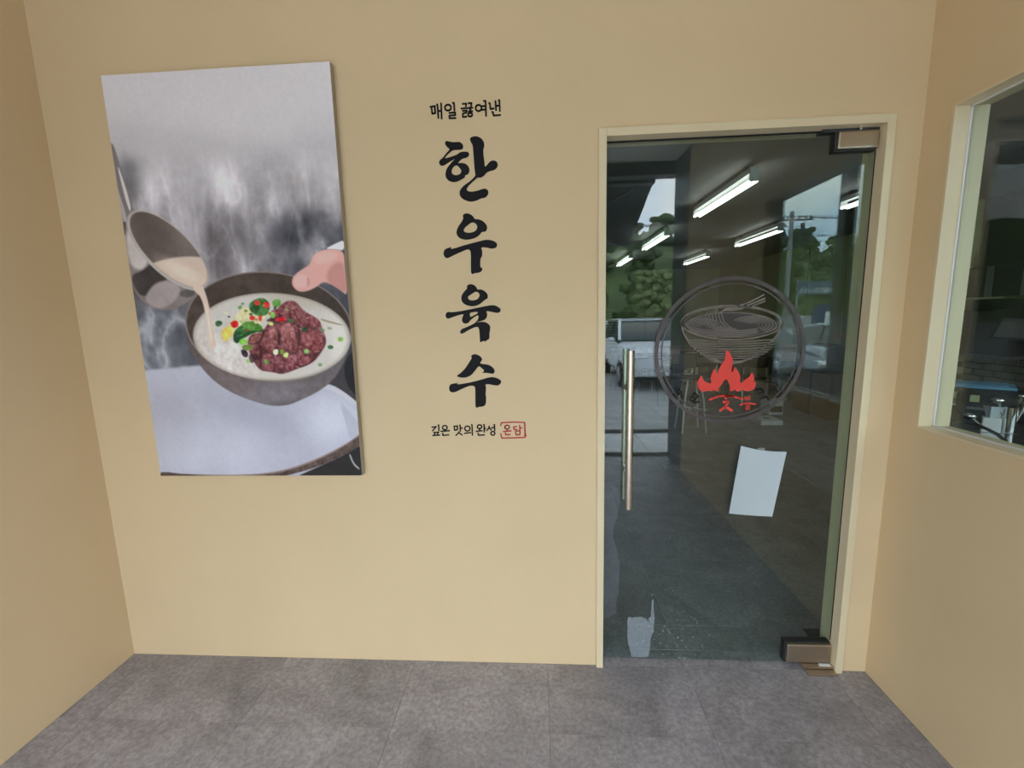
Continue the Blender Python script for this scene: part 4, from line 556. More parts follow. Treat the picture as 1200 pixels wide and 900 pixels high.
    # bowl: outside
    bo = poly([(217,378),(219,400),(228,420),(246,443),(270,460),(296,470),(318,476),(338,475),(352,469),(372,460),(392,445),(406,420),(413,392),(380,360),(260,350)], 1)
    mixin(bo, (80, 71, 70)); mixin(bo*ell(318, 468, 60, 26, -4, .8)[0]*.75, (118, 112, 118)); mixin(bo*ell(262, 440, 34, 14, 35, .9)[0]*.5, (122, 104, 104)); mixin(bo*ell(396, 430, 22, 30, 30, .8)[0]*.45, (112, 108, 112))
    mixin(bo*ell(340, 478, 30, 8, -10, .8)[0]*.6, (66, 60, 60)); img += (bo*(n3-.5)*22)[..., None]
    er, _ = ell(315, 383, 98.5, 64.5, 6, .012); mixin(er, (120, 108, 104))
    ei, _ = ell(315, 382.5, 96.5, 62.5, 6, .012); mixin(ei, (66, 55, 49)); img += (ei*((n4-.5)*34+(n3-.5)*14))[..., None]; mixin(ei*ell(392, 362, 26, 30, 40, .8)[0]*.5, (48, 41, 38))
    eb, db = ell(318.5, 394.5, 92, 51, 2, .02); mixin(eb, (186, 179, 173)); img += (eb*(n1-.5)*22)[..., None]
    mixin(eb*ell(352, 352, 46, 8, 8, .8)[0]*.5, (160, 148, 134)); mixin(eb*ell(255, 425, 40, 26, 30, .8)[0]*.55, (206, 194, 190)); img += (eb*ell(258, 420, 46, 30, 30, .8)[0]*(n3-.5)*56)[..., None]
    mixin(eb*ell(400, 400, 14, 30, -10, .9)[0]*.6, (208, 203, 194)); mixin(eb*smooth(.93, 1, db)*.5, (140, 128, 116)); mixin(eb*smooth(430, 446, Y)*.4, (178, 172, 160))
    mixin(poly([(376,373),(386,376),(401,380),(403,382),(388,379),(376,375.5)], .5)*.8, (140, 124, 96))
    # stream
    mixin(poly([(226,330),(236,332),(242,346),(248,372),(252,398),(254,406),(247,410),(244,398),(241,370),(236,348),(226,340)], 1), (197, 176, 162)); mixin(poly([(240,350),(245,372),(249,400),(247,402),(243,375)], .8)*.6, (222, 206, 190))
    img += (nf-.5)[..., None]*7
    # toppings
    g = np.random.default_rng(21)
    K = lambda L: [(120+x/3.75, 230+y/3.75) for x, y in L]
    meat = poly(K([(705,600),(755,510),(800,460),(850,458),(885,505),(955,540),(965,575),(990,640),(960,690),(925,735),(840,765),(790,785),(745,770),(690,768),(650,700),(635,650),(650,605)]), 1)
    mixin(meat, (110, 62, 64)); img += (meat*((n4-.5)*60+(n3-.5)*80+(nf-.5)*60))[..., None]*np.array([1.05, .85, .85])
    for pts, c in [([(700,610),(765,570),(775,640),(760,700),(715,680)], (132,78,78)), ([(785,555),(840,560),(860,660),(840,690),(800,665),(780,610)], (138,82,82)), ([(870,600),(930,580),(985,640),(950,690),(890,690),(860,650)], (124,66,68)), ([(800,470),(860,475),(900,560),(870,575),(800,520)], (126,74,76)), ([(690,700),(800,700),(790,780),(690,765)], (112,60,64)), ([(840,700),(930,710),(900,740),(850,745)], (136,78,82)), ([(900,520),(955,545),(940,580),(900,570)], (128,70,74)), ([(650,610),(700,600),(690,640),(650,650)], (136,84,80)), ([(735,500),(800,490),(830,530),(800,552),(740,545)], (118,66,70)), ([(700,690),(750,690),(755,770),(715,765)], (128,72,76)), ([(640,650),(690,650),(700,700),(660,715)], (120,68,70)), ([(810,690),(860,695),(850,760),(800,770)], (122,66,72)), ([(845,500),(895,520),(905,575),(865,580)], (132,80,80))]:
        cx_ = sum(p[0] for p in pts)/len(pts); cy_ = sum(p[1] for p in pts)/len(pts)
        mixin(poly(K([(cx_+(a-cx_)*1.12+5, cy_+(b-cy_)*1.12+9) for a, b in pts]), 1.6)*.62*meat, (62, 34, 38))
        mk = poly(K(pts), 1.0)*.9; mixin(mk, c); gy_ = np.clip((cy_-(Y-230)*3.75)/90, -1, 1)
        img += (mk*((n3-.5)*80+(nf-.5)*80+gy_*26))[..., None]*np.array([1.0, .92, .92])
    for pts in ([(770,600),(782,600),(785,660),(772,650)], [(755,660),(775,665),(770,690),(755,690)], [(858,560),(870,565),(872,660),(862,655)], [(640,690),(690,695),(680,720),(650,740)], [(720,540),(790,520),(790,535),(725,555)], [(690,655),(705,660),(700,760),(690,750)]): mixin(poly(K(pts), 1)*.75, (52, 30, 34))
    for k in range(36):
        a, b = g.uniform(655, 960), g.uniform(480, 760); m_ = poly(K([(a,b),(a+g.uniform(6,22),b+g.uniform(-5,5)),(a+g.uniform(5,24),b+g.uniform(4,10)),(a-2,b+6)]), .6)*meat*.6; mixin(m_, (176, 128, 124))
    for pts, c in [([(515,630),(550,560),(620,490),(640,500),(700,450),(740,500),(700,560),(600,600)], (196,186,150)), ([(520,590),(560,565),(580,590),(560,630),(530,640)], (214,190,96)), ([(590,510),(640,480),(660,530),(600,545)], (214,196,150)),
        ([(575,600),(600,570),(640,560),(700,570),(710,595),(660,600),(600,640),(575,640)], (44,84,42)), ([(600,560),(660,545),(710,575),(690,595),(640,590)], (84,128,56)), ([(580,600),(620,600),(600,650),(575,640)], (34,70,48)), ([(640,470),(700,440),(740,470),(730,520),(690,530),(650,510)], (64,108,54)),
        ([(650,480),(690,470),(690,520),(655,510)], (40,74,40)), ([(745,455),(785,450),(785,485),(750,490)], (100,150,76)), ([(590,490),(615,475),(610,500)], (110,150,70)), ([(495,550),(520,545),(530,560),(510,575),(497,568)], (58,90,60)), ([(600,630),(635,625),(640,648),(605,655)], (116,176,66)),
        ([(610,655),(660,650),(665,675),(620,680)], (106,122,60)), ([(606,670),(640,680),(640,710),(615,705)], (44,34,44)), ([(565,640),(600,650),(600,672),(570,668)], (196,196,180)), ([(560,550),(595,545),(600,575),(570,580)], (192,34,40)), ([(705,465),(735,465),(735,490),(708,492)], (198,34,40)), ([(665,460),(690,455),(695,480),(670,480)], (206,72,66)),
        ([(645,525),(670,525),(670,545),(648,545)], (196,54,48)), ([(760,533),(805,530),(806,550),(762,550)], (188,34,44)), ([(685,525),(702,520),(700,550),(688,548)], (206,60,50)), ([(728,512),(750,505),(764,530),(745,538)], (122,176,76)), ([(730,550),(755,555),(750,570),(732,566)], (176,190,110)), ([(750,490),(765,485),(760,500)], (36,42,40)),
        ([(815,535),(845,545),(840,558),(818,550)], (60,100,56)), ([(880,575),(900,580),(898,598),(880,594)], (48,92,56)), ([(885,672),(908,672),(908,692),(886,692)], (124,166,96)), ([(750,675),(775,670),(772,698),(752,698)], (214,226,186)), ([(778,680),(795,672),(800,690),(785,696)], (110,160,60)), ([(797,690),(820,685),(815,712),(795,706)], (190,216,130)), ([(710,715),(735,720),(730,742),(712,735)], (96,130,66)),
        ([(990,655),(1015,655),(1015,672),(992,672)], (60,100,66)), ([(1035,620),(1060,618),(1060,638),(1036,640)], (140,176,90)), ([(948,735),(968,732),(966,748),(950,748)], (124,152,100)), ([(988,575),(1010,575),(1010,585),(990,585)], (160,160,120)), ([(955,580),(978,585),(975,598),(958,595)], (90,116,90)), ([(632,718),(648,715),(645,735),(632,735)], (140,176,96)), ([(805,492),(822,495),(820,503),(806,502)], (110,130,70))]:
        mk = poly(K(pts), .8); mixin(mk, c); img += (mk*((n3-.5)*60+(nf-.5)*40))[..., None]
    for k in range(26):
        a, b = g.uniform(540, 800), g.uniform(455, 640)
        c = [(70,120,50), (190,40,40), (210,200,160), (36,64,36), (130,170,80)][k % 5]; r = g.uniform(5, 11)
        if (a-640)/150+(b-540)/100 < 1.2: mixin(poly(K([(a-r,b),(a,b-r*.7),(a+r,b),(a,b+r*.7)]), .6)*.8, c)
    # thumb and sleeve
    mixin(poly([(380,292),(396,284),(404,281),(404,294),(392,292)]), (204, 200, 204))
    th = poly(K([(832,380),(838,352),(870,325),(915,300),(922,265),(950,240),(1000,230),(1062,238),(1066,300),(1080,440),(1050,415),(1010,388),(972,374),(940,400),(900,418),(862,420),(840,400)]), 1)
    mixin(th, (198, 150, 142)); mixin(th*poly(K([(1000,300),(1070,280),(1080,440),(1030,410),(980,370)]), 3)*.7, (168, 116, 110)); mixin(th*poly(K([(930,260),(990,240),(1050,250),(1000,290),(940,300)]), 3)*.6, (216, 172, 164)); mixin(poly(K([(842,375),(855,345),(890,340),(910,365),(905,392),(870,405),(848,398)]), .8)*.8, (214, 164, 160)); mixin(th*poly(K([(900,350),(915,370),(905,400),(898,385)]), 1)*.5, (160, 104, 100))
    return np.clip(img, 2, 245)
def s2l(a): a = a/255; return np.where(a <= .04045, a/12.92, ((a+.055)/1.055)**2.4)
NX, NZ = 330, 590
col = s2l(paint_poster(NX, NZ))*1.58
pr = empty('canvas_print', ((PX0+PX1)/2, 0, PZ0), label='tall printed canvas of steaming soup bowl with sliced meat hung on the wall', cat='wall print')
onto(MB().rbox(PX0, PX1, -PT+.0006, -.001, PZ0, PZ1, .002).build('canvas_frame', mat('canvas_edge', (.42, .36, .27), .8)), pr)
gx = np.linspace(PX0+.001, PX1-.001, NX); gz = np.linspace(PZ1-.001, PZ0+.001, NZ)
GXX, GZZ = np.meshgrid(gx, gz); co = np.stack([GXX, np.full_like(GXX, -PT), GZZ], -1).reshape(-1, 3)
idx = np.arange(NX*NZ).reshape(NZ, NX); quads = np.stack([idx[:-1, :-1], idx[1:, :-1], idx[1:, 1:], idx[:-1, 1:]], -1).reshape(-1, 4)
me = bpy.data.meshes.new('print'); me.vertices.add(len(co)); me.vertices.foreach_set('co', co.ravel())
me.loops.add(quads.size); me.loops.foreach_set('vertex_index', quads.ravel()); me.polygons.add(len(quads))
me.polygons.foreach_set('loop_start', np.arange(0, quads.size, 4)); me.update(calc_edges=True)
at = me.color_attributes.new('ink', 'FLOAT_COLOR', 'POINT'); at.data.foreach_set('color', np.concatenate([np.clip(col, 0, .92).reshape(-1, 3), np.ones((NX*NZ, 1))], 1).astype(np.float32).ravel())
M_print = mat('printed_canvas', (.5, .5, .5), .75, spec=.25)
_t = M_print.node_tree; _a = _t.nodes.new('ShaderNodeAttribute'); _a.attribute_name = 'ink'; _t.links.new(_a.outputs['Color'], _t.nodes['Principled BSDF'].inputs['Base Color'])
onto(link('print', me, M_print), pr)

# ================================================================== the dining hall behind the glass
HZ = 2.60; XE = 4.60; YB = 10.0
struct(MB().box(XL-.12, XE+.1, .10, YB+.1, HZ, HZ+.06).box(XR+.105, XE+.1, YF, .10, HC, HC+.06).box(XR+.105, XE+.1, .10, .16, HZ+.06, HC+.06).build('ceiling_hall', M_iceil))
wb = struct(MB().box(XL-.12, XE+.1, YB, YB+.1, 0, HZ).build('wall_far', M_mortar))
for i in range(6):
    x0 = -1.0+i*.94; MB().rbox(x0+.004, x0+.936, YB-.015, YB, .0, HZ, .003).build('panel', M_olive, wb)
struct(MB().box(-1.12, -1.0, .10, YB, 0, HZ).build('wall_hall_left', M_olive))
we = struct(MB().box(XE, XE+.1, YF, YB, 0, HC).build('wall_hall_right', M_mortar))
for i in range(7):
    y0 = 3.42+i*.94; MB().rbox(XE-.015, XE, y0+.004, min(y0+.936, YB-.016), 0, HZ, .003).build('panel', M_olive, we)
stub = struct(MB().box(3.46, XE, 3.30, 3.40, 0, HZ).build('wall_kitchen_end', M_olive))
# bricks of the kitchen wall: built singly over the stretch the window shows, recessed mortar behind
BH, BL = .067, .215
bm_full = None
for r_ in range(12):
    z0 = .46+r_*BH
    for k in range(9):
        y1 = 3.285-k*BL+(BL/2 if r_ % 2 else 0)
        if y1 > 3.29: y1 = 3.288
        y0 = 3.285-(k+1)*BL+(BL/2 if r_ % 2 else 0)
        if k == 0 and r_ % 2:
            o = MB().rbox(XE-.016, XE, y0+.005, y1-.003, z0+.004, z0+BH-.005, .003).build('brick', M_brick, we)
        else:
            if bm_full is None:
                o = MB().rbox(-.016, 0, .005, BL-.005, .004, BH-.005, .003).build('brick', M_brick, we); bm_full = o.data
            else: o = link('brick', bm_full, None, we)
            o.location = (XE, y0+(.0 if r_ % 2 else 0), z0)
for r_ in range(12):
    z0 = .46+r_*BH
    for k in range(5):
        x1 = XE-.02-k*BL-(BL/2 if r_ % 2 else 0); x0 = x1-BL
        if x0 < 3.47: continue
        MB().box(x0+.005, x1-.005, 3.285, 3.30, z0+.004, z0+BH-.005).build('brick', M_brick, stub)
# kitchen front: low wall, ledge, glazing with posts
wf = struct(MB().box(XR+.105, XE, YF, YF+.10, 0, .92).build('wall_front', M_olive))
MB().rbox(XR+.105, XE, YF-.02, YF+.22, .92, .955, .004).build('ledge', M_grey, wf)
MB().box(XR+.105, XE, YF+.0, YF+.1, 2.90, HC).build('head_beam', M_dgrey, wf)
for x0, x1 in ((XR+.105, 1.52), (2.897, 2.993), (4.5, XE)):
    MB().rbox(x0, x1, YF-.01, YF+.10, .955, 2.90, .004).build('post', M_dgrey, wf)
for i, (x0, x1) in enumerate(((1.52, 2.897), (2.993, 4.5))):
    o = MB().box(x0, x1, YF+.040, YF+.048, .955, 2.90).build('window_%d' % (i+2), M_glass2); struct(o)
# fluorescent twin-tube battens
def batten(x, y, label):
    b = empty('tube_light', (x, y, HZ), label=label, cat='ceiling lamp', group='twin-tube lamps on the hall ceiling')
    MB().rbox(-.03, .03, -.60, .60, -.07, -.03, .004).build('housing', M_white, b)
    for yy in (-.48, .48): MB().box(-.02, .02, yy-.02, yy+.02, -.03, 0).build('bracket', M_grey, b)
    for s_ in (-.026, .026):
        MB().tube((s_, -.585, -.125), (s_, .585, -.125), .0125, n=12).build('tube', M_tube, b, smooth=True)
    for yy in (-.60, .60): MB().rbox(-.034, .034, yy-.006, yy+.006, -.128, -.06, .003).build('end_cap', M_white, b)
    return b
names = {0: 'nearest to the glass door', 1: 'second from the glass door', 2: 'farthest from the glass door'}
for k, y in enumerate((2.42, 4.67, 6.86)): batten(1.61, y, 'twin-tube ceiling lamp of the left row, ' + names[k])
for k, y in enumerate((2.30, 4.62, 6.96)): batten(2.95, y, 'twin-tube ceiling lamp of the right row, ' + names[k])
# louvred panel on the far wall
lv = empty('louvre_panel', (1.45, YB-.016, .55), label='grey louvred panel on the far wall of the hall', cat='louvre')
MB().box(-.62, .62, -.02, 0, 0, 1.05).build('backing', M_dgrey, lv)
for i in range(15): MB().box(-.60, .60, -.045, -.02, .02+i*.068, .055+i*.068).build('slat', M_grey, lv)
# dining tables with grill wells
def table(x, y, label):
    t = empty('grill_table', (x, y, 0), label=label, cat='table', group='grill tables in the dining hall')
    MB().rbox(-.60, .60, -.38, .38, .715, .745, .006).build('table_top', M_grey, t)
    MB().rbox(-.605, .605, -.385, .385, .700, .716, .004).build('steel_edge', M_chrome, t)
    MB().lathe([(.0,.746),(.16,.746),(.175,.752),(.18,.746),(.17,.70),(.12,.62),(0,.60)], n=28).build('grill_well', M_steel, t, smooth=True)
    for s_ in (-.42, .42):
        MB().rbox(s_-.05, s_+.05, -.06, .06, .02, .70, .006).build('pedestal', M_dark, t)
        MB().rbox(s_-.06, s_+.06, -.30, .30, 0, .03, .005).build('foot', M_dark, t)
    return t
def chair(x, y, rz, label):
    t = empty('dining_chair', (x, y, 0), rz, label=label, cat='chair', group='black chairs in the dining hall')
    MB().rbox(-.20, .20, -.20, .20, .43, .47, .012).build('seat', M_dark, t)
    MB().rbox(-.20, .20, .185, .215, .62, .86, .01).build('backrest', M_dark, t)
    for sx in (-.18, .18):
        MB().tube((sx, -.18, .43), (sx*1.08, -.2, 0), .011).build('leg', M_chrome, t)
        MB().path([(sx*1.08, .23, 0), (sx, .19, .45), (sx, .21, .85)], .011).build('leg', M_chrome, t)
    return t
table(2.1, 6.4, 'grey grill table in the middle of the hall, behind the round stool table')
table(1.6, 8.4, 'grey grill table nearest the louvred panel')
table(3.6, 8.2, 'grey grill table in the far right part of the hall')
table(3.75, 6.35, 'grey grill table against the olive side wall')
chair(1.75, 5.75, math.pi, 'black chair on the near side of the middle grill table, left one')
chair(2.35, 5.75, math.pi, 'black chair on the near side of the middle grill table, right one')
chair(1.75, 7.05, 0, 'black chair on the far side of the middle grill table, left one')
chair(2.4, 7.05, 0, 'black chair on the far side of the middle grill table, right one')
chair(1.3, 7.8, math.pi, 'black chair at the table by the louvred panel, left one')
chair(1.95, 7.8, math.pi, 'black chair at the table by the louvred panel, right one')
chair(3.45, 5.7, math.pi, 'black chair at the table against the olive side wall, left one')
chair(4.05, 5.7, math.pi, 'black chair at the table against the olive side wall, right one')
chair(3.4, 7.55, math.pi, 'black chair at the far right grill table')
# small round table with white legs, things on it
rt_ = empty('round_table', (1.94, 3.95, 0), label='small round dark table with thin white legs in the hall', cat='table')
MB().lathe([(0,.70),(.27,.70),(.28,.712),(.28,.722),(.27,.73),(0,.73)], n=32).build('table_top', M_dgrey, rt_, smooth=True)
for a in (45, 135, 225, 315):
    c_, s_ = math.cos(math.radians(a)), math.sin(math.radians(a))
    MB().path([(c_*.10, s_*.10, .70), (c_*.16, s_*.16, .45), (c_*.21, s_*.21, .006)], .011).build('leg', M_white, rt_)
MB().tube((-.15, -.15, .30), (.15, .15, .30), .007).tube((.15, -.15, .31), (-.15, .15, .31), .007).build('brace', M_white, rt_)
cs = empty('condiment_tray', (1.90, 3.95, .73), label='small steel tray of condiment pots on the round table', cat='tray')
MB().lathe([(0,.0),(.11,.0),(.12,.02),(.115,.02),(.105,.006),(0,.006)], n=24).build('dish', M_chrome, cs, smooth=True)
for dx, dy, h_ in ((-.04,.02,.07), (.04,.03,.09), (.0,-.05,.06)):
    MB().lathe([(0,.006),(.022,.006),(.024,h_*.7),(.014,h_*.85),(.014,h_),(0,h_)], (dx, dy, 0), n=14).build('pot', M_steel, cs, smooth=True)
MB().tube((.085, -.02, .006), (.085, -.02, .10), .016).build('white_pot', M_white, cs)
# cartons and boxes on the floor
bx = empty('shipping_carton', (4.24, 4.85, 0), label='large brown carton standing by the right side of the hall', cat='box')
MB().rbox(-.30, .33, -.42, .42, 0, .62, .006).build('carton_body', M_carton, bx)
MB().box(-.303, -.300, -.03, .03, .0, .62).box(-.30, .33, -.03, .03, .62, .622).build('tape_strip', M_brown, bx)
ar = empty('arched_chest', (4.22, 4.95, .622), label='dark brown rounded chest with bright fittings on the large carton', cat='chest')
MB().prism([(-.26, 0), (.26, 0), (.26, .20)]+[(.26*math.cos(a), .20+.2*math.sin(a)) for a in np.linspace(.2, math.pi-.2, 12)]+[(-.26, .20)], -.25, .25).build('chest_body', M_brown, ar)
MB().lathe([(.03,-.266),(.05,-.262),(.05,-.26),(.03,-.26)], (0,0,0), 18).build('ring_pull', M_chrome, ar).matrix_local = Matrix.Rotation(math.radians(-90), 4, 'Y') @ Matrix.Translation((.18, 0, 0))
b1 = empty('white_carton', (3.46, 4.95, 0), label='white carton with an open top beside the large brown carton', cat='box')
MB().rbox(-.10, .10, -.13, .13, 0, .20, .004).build('carton_body', M_white, b1)
MB().box(-.085, .085, -.132, -.13, .04, .13).build('printed_panel', M_brown, b1)
MB().add([(-.10,-.13,.20),(.10,-.13,.20),(.12,-.20,.27),(-.08,-.20,.27),(-.10,-.13,.196),(.10,-.13,.196),(.12,-.203,.266),(-.08,-.203,.266)], [(0,1,2,3),(7,6,5,4),(0,4,5,1),(1,5,6,2),(2,6,7,3),(3,7,4,0)]).build('flap', M_white, b1)
b2 = empty('flat_white_box', (3.10, 4.38, 0), label='flat white box lying on the hall floor', cat='box')
MB().rbox(-.14, .14, -.17, .17, 0, .06, .004).build('box_body', M_white, b2)
MB().box(-.04, .05, -.03, .02, .06, .0605).build('print_mark', M_dgrey, b2)

# ================================================================== the kitchen corner beyond the side window
ct = empty('kitchen_counter', (2.0, .2, 0), label='dark kitchen counter behind the side window', cat='counter')
def ell_plan(e, z0, z1):
    P_ = [(-.42+e,-.75+e),(.75-e,-.75+e),(.75-e,.86-e),(.02+e,.86-e),(.02+e,.32-e),(-.42+e,.32-e)]; n = len(P_)
    return MB().add([(x, y, z0) for x, y in P_]+[(x, y, z1) for x, y in P_], [tuple(range(n-1,-1,-1)), tuple(range(n, 2*n))]+[(i, (i+1) % n, n+(i+1) % n, n+i) for i in range(n)])
ell_plan(0, .88, .92).build('worktop', M_dgrey, ct)
ell_plan(.04, 0, .88).build('cabinet', M_dark, ct)
hd = empty('utensil_holder', (1.99, .245, .92), math.radians(-40), label='white and chrome utensil holder with ladles on the counter', cat='utensil holder')
MB().rbox(-.052, .006, -.026, .026, 0, .115, .004).build('white_caddy', M_white, hd)
MB().lathe([(.0,.0),(.021,.0),(.021,.165),(.019,.165),(.019,.01),(0,.01)], (.030, 0, 0), 20).build('chrome_cup', M_chrome, hd, smooth=True)
MB().tube((-.06, -.029, .05), (.06, -.029, .055), .002).build('wire', M_chrome, hd)
for (ax, az, bx_, bz, yy) in ((.024,.12,-.012,.19,.0), (.034,.12,.055,.215,.008), (.036,.12,.082,.235,-.006), (-.03,.10,-.09,.112,-.01)):
    l_ = MB().tube((ax, yy, az-.05), (bx_, yy, bz), .0045, n=8).build('utensil_handle', M_chrome, hd, smooth=True)
    MB().ball((bx_, yy, bz), .019 if bx_ < .03 else .010, 12, 8, (1.2, .8, .75)).build('spoon_head', M_chrome, l_, smooth=True)
nk = empty('napkin_stack', (1.973, .259, 1.0355), label='folded pale napkins standing in the caddy', cat='napkins')
MB().add([(-.022,-.012,0),(.022,-.012,0),(.028,.012,0),(-.016,.012,0),(-.03,-.02,.05),(.03,-.02,.046),(.02,.016,.04),(-.03,.016,.05)], [(0,3,2,1),(4,5,6,7),(0,1,5,4),(1,2,6,5),(2,3,7,6),(3,0,4,7)]).build('napkin', M_paper, nk)
rc = empty('black_appliance', (2.50, .66, .92), math.radians(-42), label='wide black rounded kitchen appliance on the counter', cat='appliance')
MB().lathe([(0,.0),(.15,.0),(.17,.02),(.18,.07),(.178,.12),(.16,.148),(.10,.158),(0,.16)], n=32).build('appliance_body', M_dark, rc, smooth=True).scale = (1.35, .8, 1)
MB().box(-.20, .18, -.152, -.146, .060, .072).build('grey_trim', M_grey, rc)
MB().box(-.19, -.155, -.150, -.144, .10, .135).build('note_sticker', M_note, rc)
bl_ = empty('blue_lid', (2.40, .78, .92), math.radians(-42), label='flat blue plastic lid lying on the black appliance', cat='lid')
MB().rbox(-.15, .13, -.10, .10, .161, .176, .005).build('lid_plate', M_blue, bl_)
MB().rbox(-.12, .10, -.07, .07, .176, .182, .002).build('raised_rim', M_blue, bl_)
cb = MB().path([(1.66,.30,.927),(1.64,.16,1.03),(1.62,.03,1.081),(1.62,-.05,1.08),(1.62,-.092,1.073),(1.62,-.129,1.063),(1.62,-.173,1.038),(1.64,-.25,.98),(1.68,-.33,.927)], .006, 8).build('power_cable', M_black)
tag(cb, 'black power cable looping over the counter', 'cable')
uc = empty('wall_cupboard', (XE, 2.95, 1.05), label='black wall cupboard with two steel rods above the brickwork', cat='cupboard')
MB().rbox(-.36, -.018, -.42, .33, 0, .42, .006).build('cupboard_body', M_dark, uc)
for s_ in (.14, .23): MB().tube((-.375, s_, .06), (-.375, s_, .30), .008).build('steel_rod', M_chrome, uc)
MB().box(-.38, -.02, -.42, .33, -.03, 0).build('bottom_rail', M_grey, uc)
hk = empty('range_hood', (XE, 2.2, 1.22), label='black range hood with grey front panel above the kitchen', cat='range hood')
MB().add([(-.02,-.5,.0),(-.55,-.5,.0),(-.55,.30,.0),(-.02,.30,.0),(-.02,-.5,.35),(-.40,-.5,.35),(-.40,.30,.35),(-.02,.30,.35)], [(0,3,2,1),(4,5,6,7),(0,1,5,4),(1,2,6,5),(2,3,7,6),(3,0,4,7)]).build('hood_body', M_dark, hk)
MB().add([(-.555,-.46,.02),(-.555,.26,.02),(-.487,.26,.18),(-.487,-.46,.18),(-.548,-.46,.02),(-.548,.26,.02),(-.48,.26,.18),(-.48,-.46,.18)], [(0,1,2,3),(7,6,5,4),(0,4,5,1),(1,5,6,2),(2,6,7,3),(3,7,4,0)]).build('front_panel', M_grey, hk)
rl = empty('pot_rail', (XE-.1, 2.7, 1.575), label='dark shelf rail with hanging wires over the cupboards', cat='rail')
MB().rbox(-.30, .08, -.9, .55, 0, .30, .006).build('shelf_box', M_dark, rl)
MB().box(-.315, -.30, -.9, .55, .0, .02).build('rail_bar', M_chrome, rl)
for y_ in (-.3, .02, .3): MB().box(-.31, -.30, y_-.03, y_+.03, .02, .30).build('divider', M_grey, rl)
bn = empty('black_bin', (2.945, YF+.16, .955), label='black bin with a red band standing on the front ledge', cat='bin')
MB().rbox(-.055, .055, -.05, .05, 0, .54, .006).build('bin_body', M_dark, bn)
MB().rbox(-.057, .057, -.052, .052, .25, .34, .004).build('red_band', M_red, bn)

# ================================================================== outdoors: what the panes mirror
GZ = -.30
g_ = struct(MB().box(-140, 160, -160, -5.5, GZ-.2, GZ).build('ground', M_asphalt))
sl = struct(MB().box(-8, 8, -5.5, YF, GZ-.2, -.03).build('pavement', M_dgrey))
for i in range(14):
    x0 = -4.2+i*.6
    MB().rbox(x0+.003, x0+.597, -3.765, -2.985, -.03, 0, .003).build('threshold_slab', M_granite, sl)
    if i % 2 == 0: MB().rbox(x0+.004, x0+1.196, -5.49, -3.98, -.03, 0, .004).build('paving_slab', M_concrete, sl)
# front of the lobby: post, header, awning with folding arm
fr = struct(empty('trim_2'))
MB().rbox(XR-.005, XR+.11, YF-.02, YF+.40, 0, HC, .005).build('steel_post', M_dgrey, fr)
MB().rbox(XL-.12, XR+.12, YF-.16, YF, 2.85, 3.25, .006).build('header', M_dgrey, fr)
aw = empty('awning', (-.12, YF-.17, 2.90), label='dark fabric awning with folding arms over the lobby entrance', cat='awning')
MB().rbox(-1.38, 1.32, -.10, 0, -.08, .02, .01).build('cassette', M_grey, aw)
n_ = 1.32
MB().add([(-1.38,-.08,-.04),(n_,-.08,-.04),(n_,-1.25,-.46),(-1.38,-1.25,-.46),(-1.38,-.08,-.045),(n_,-.08,-.045),(n_,-1.25,-.465),(-1.38,-1.25,-.465)], [(0,3,2,1),(4,5,6,7),(0,1,5,4),(1,2,6,5),(2,3,7,6),(3,0,4,7)]).build('cloth', M_awning, aw)
MB().rbox(-1.38, n_, -1.29, -1.25, -.50, -.45, .006).build('front_bar', M_grey, aw)
for s_ in (-1.15, 1.15):
    d_ = -1 if s_ > 0 else 1
    MB().tube((s_, -.06, -.09), (s_+d_*.55, -.62, -.32), .018).tube((s_+d_*.55, -.62, -.32), (s_, -1.26, -.50), .018).ball((s_+d_*.55, -.62, -.32), .03, 10, 6).build('folding_arm', M_grey, aw)
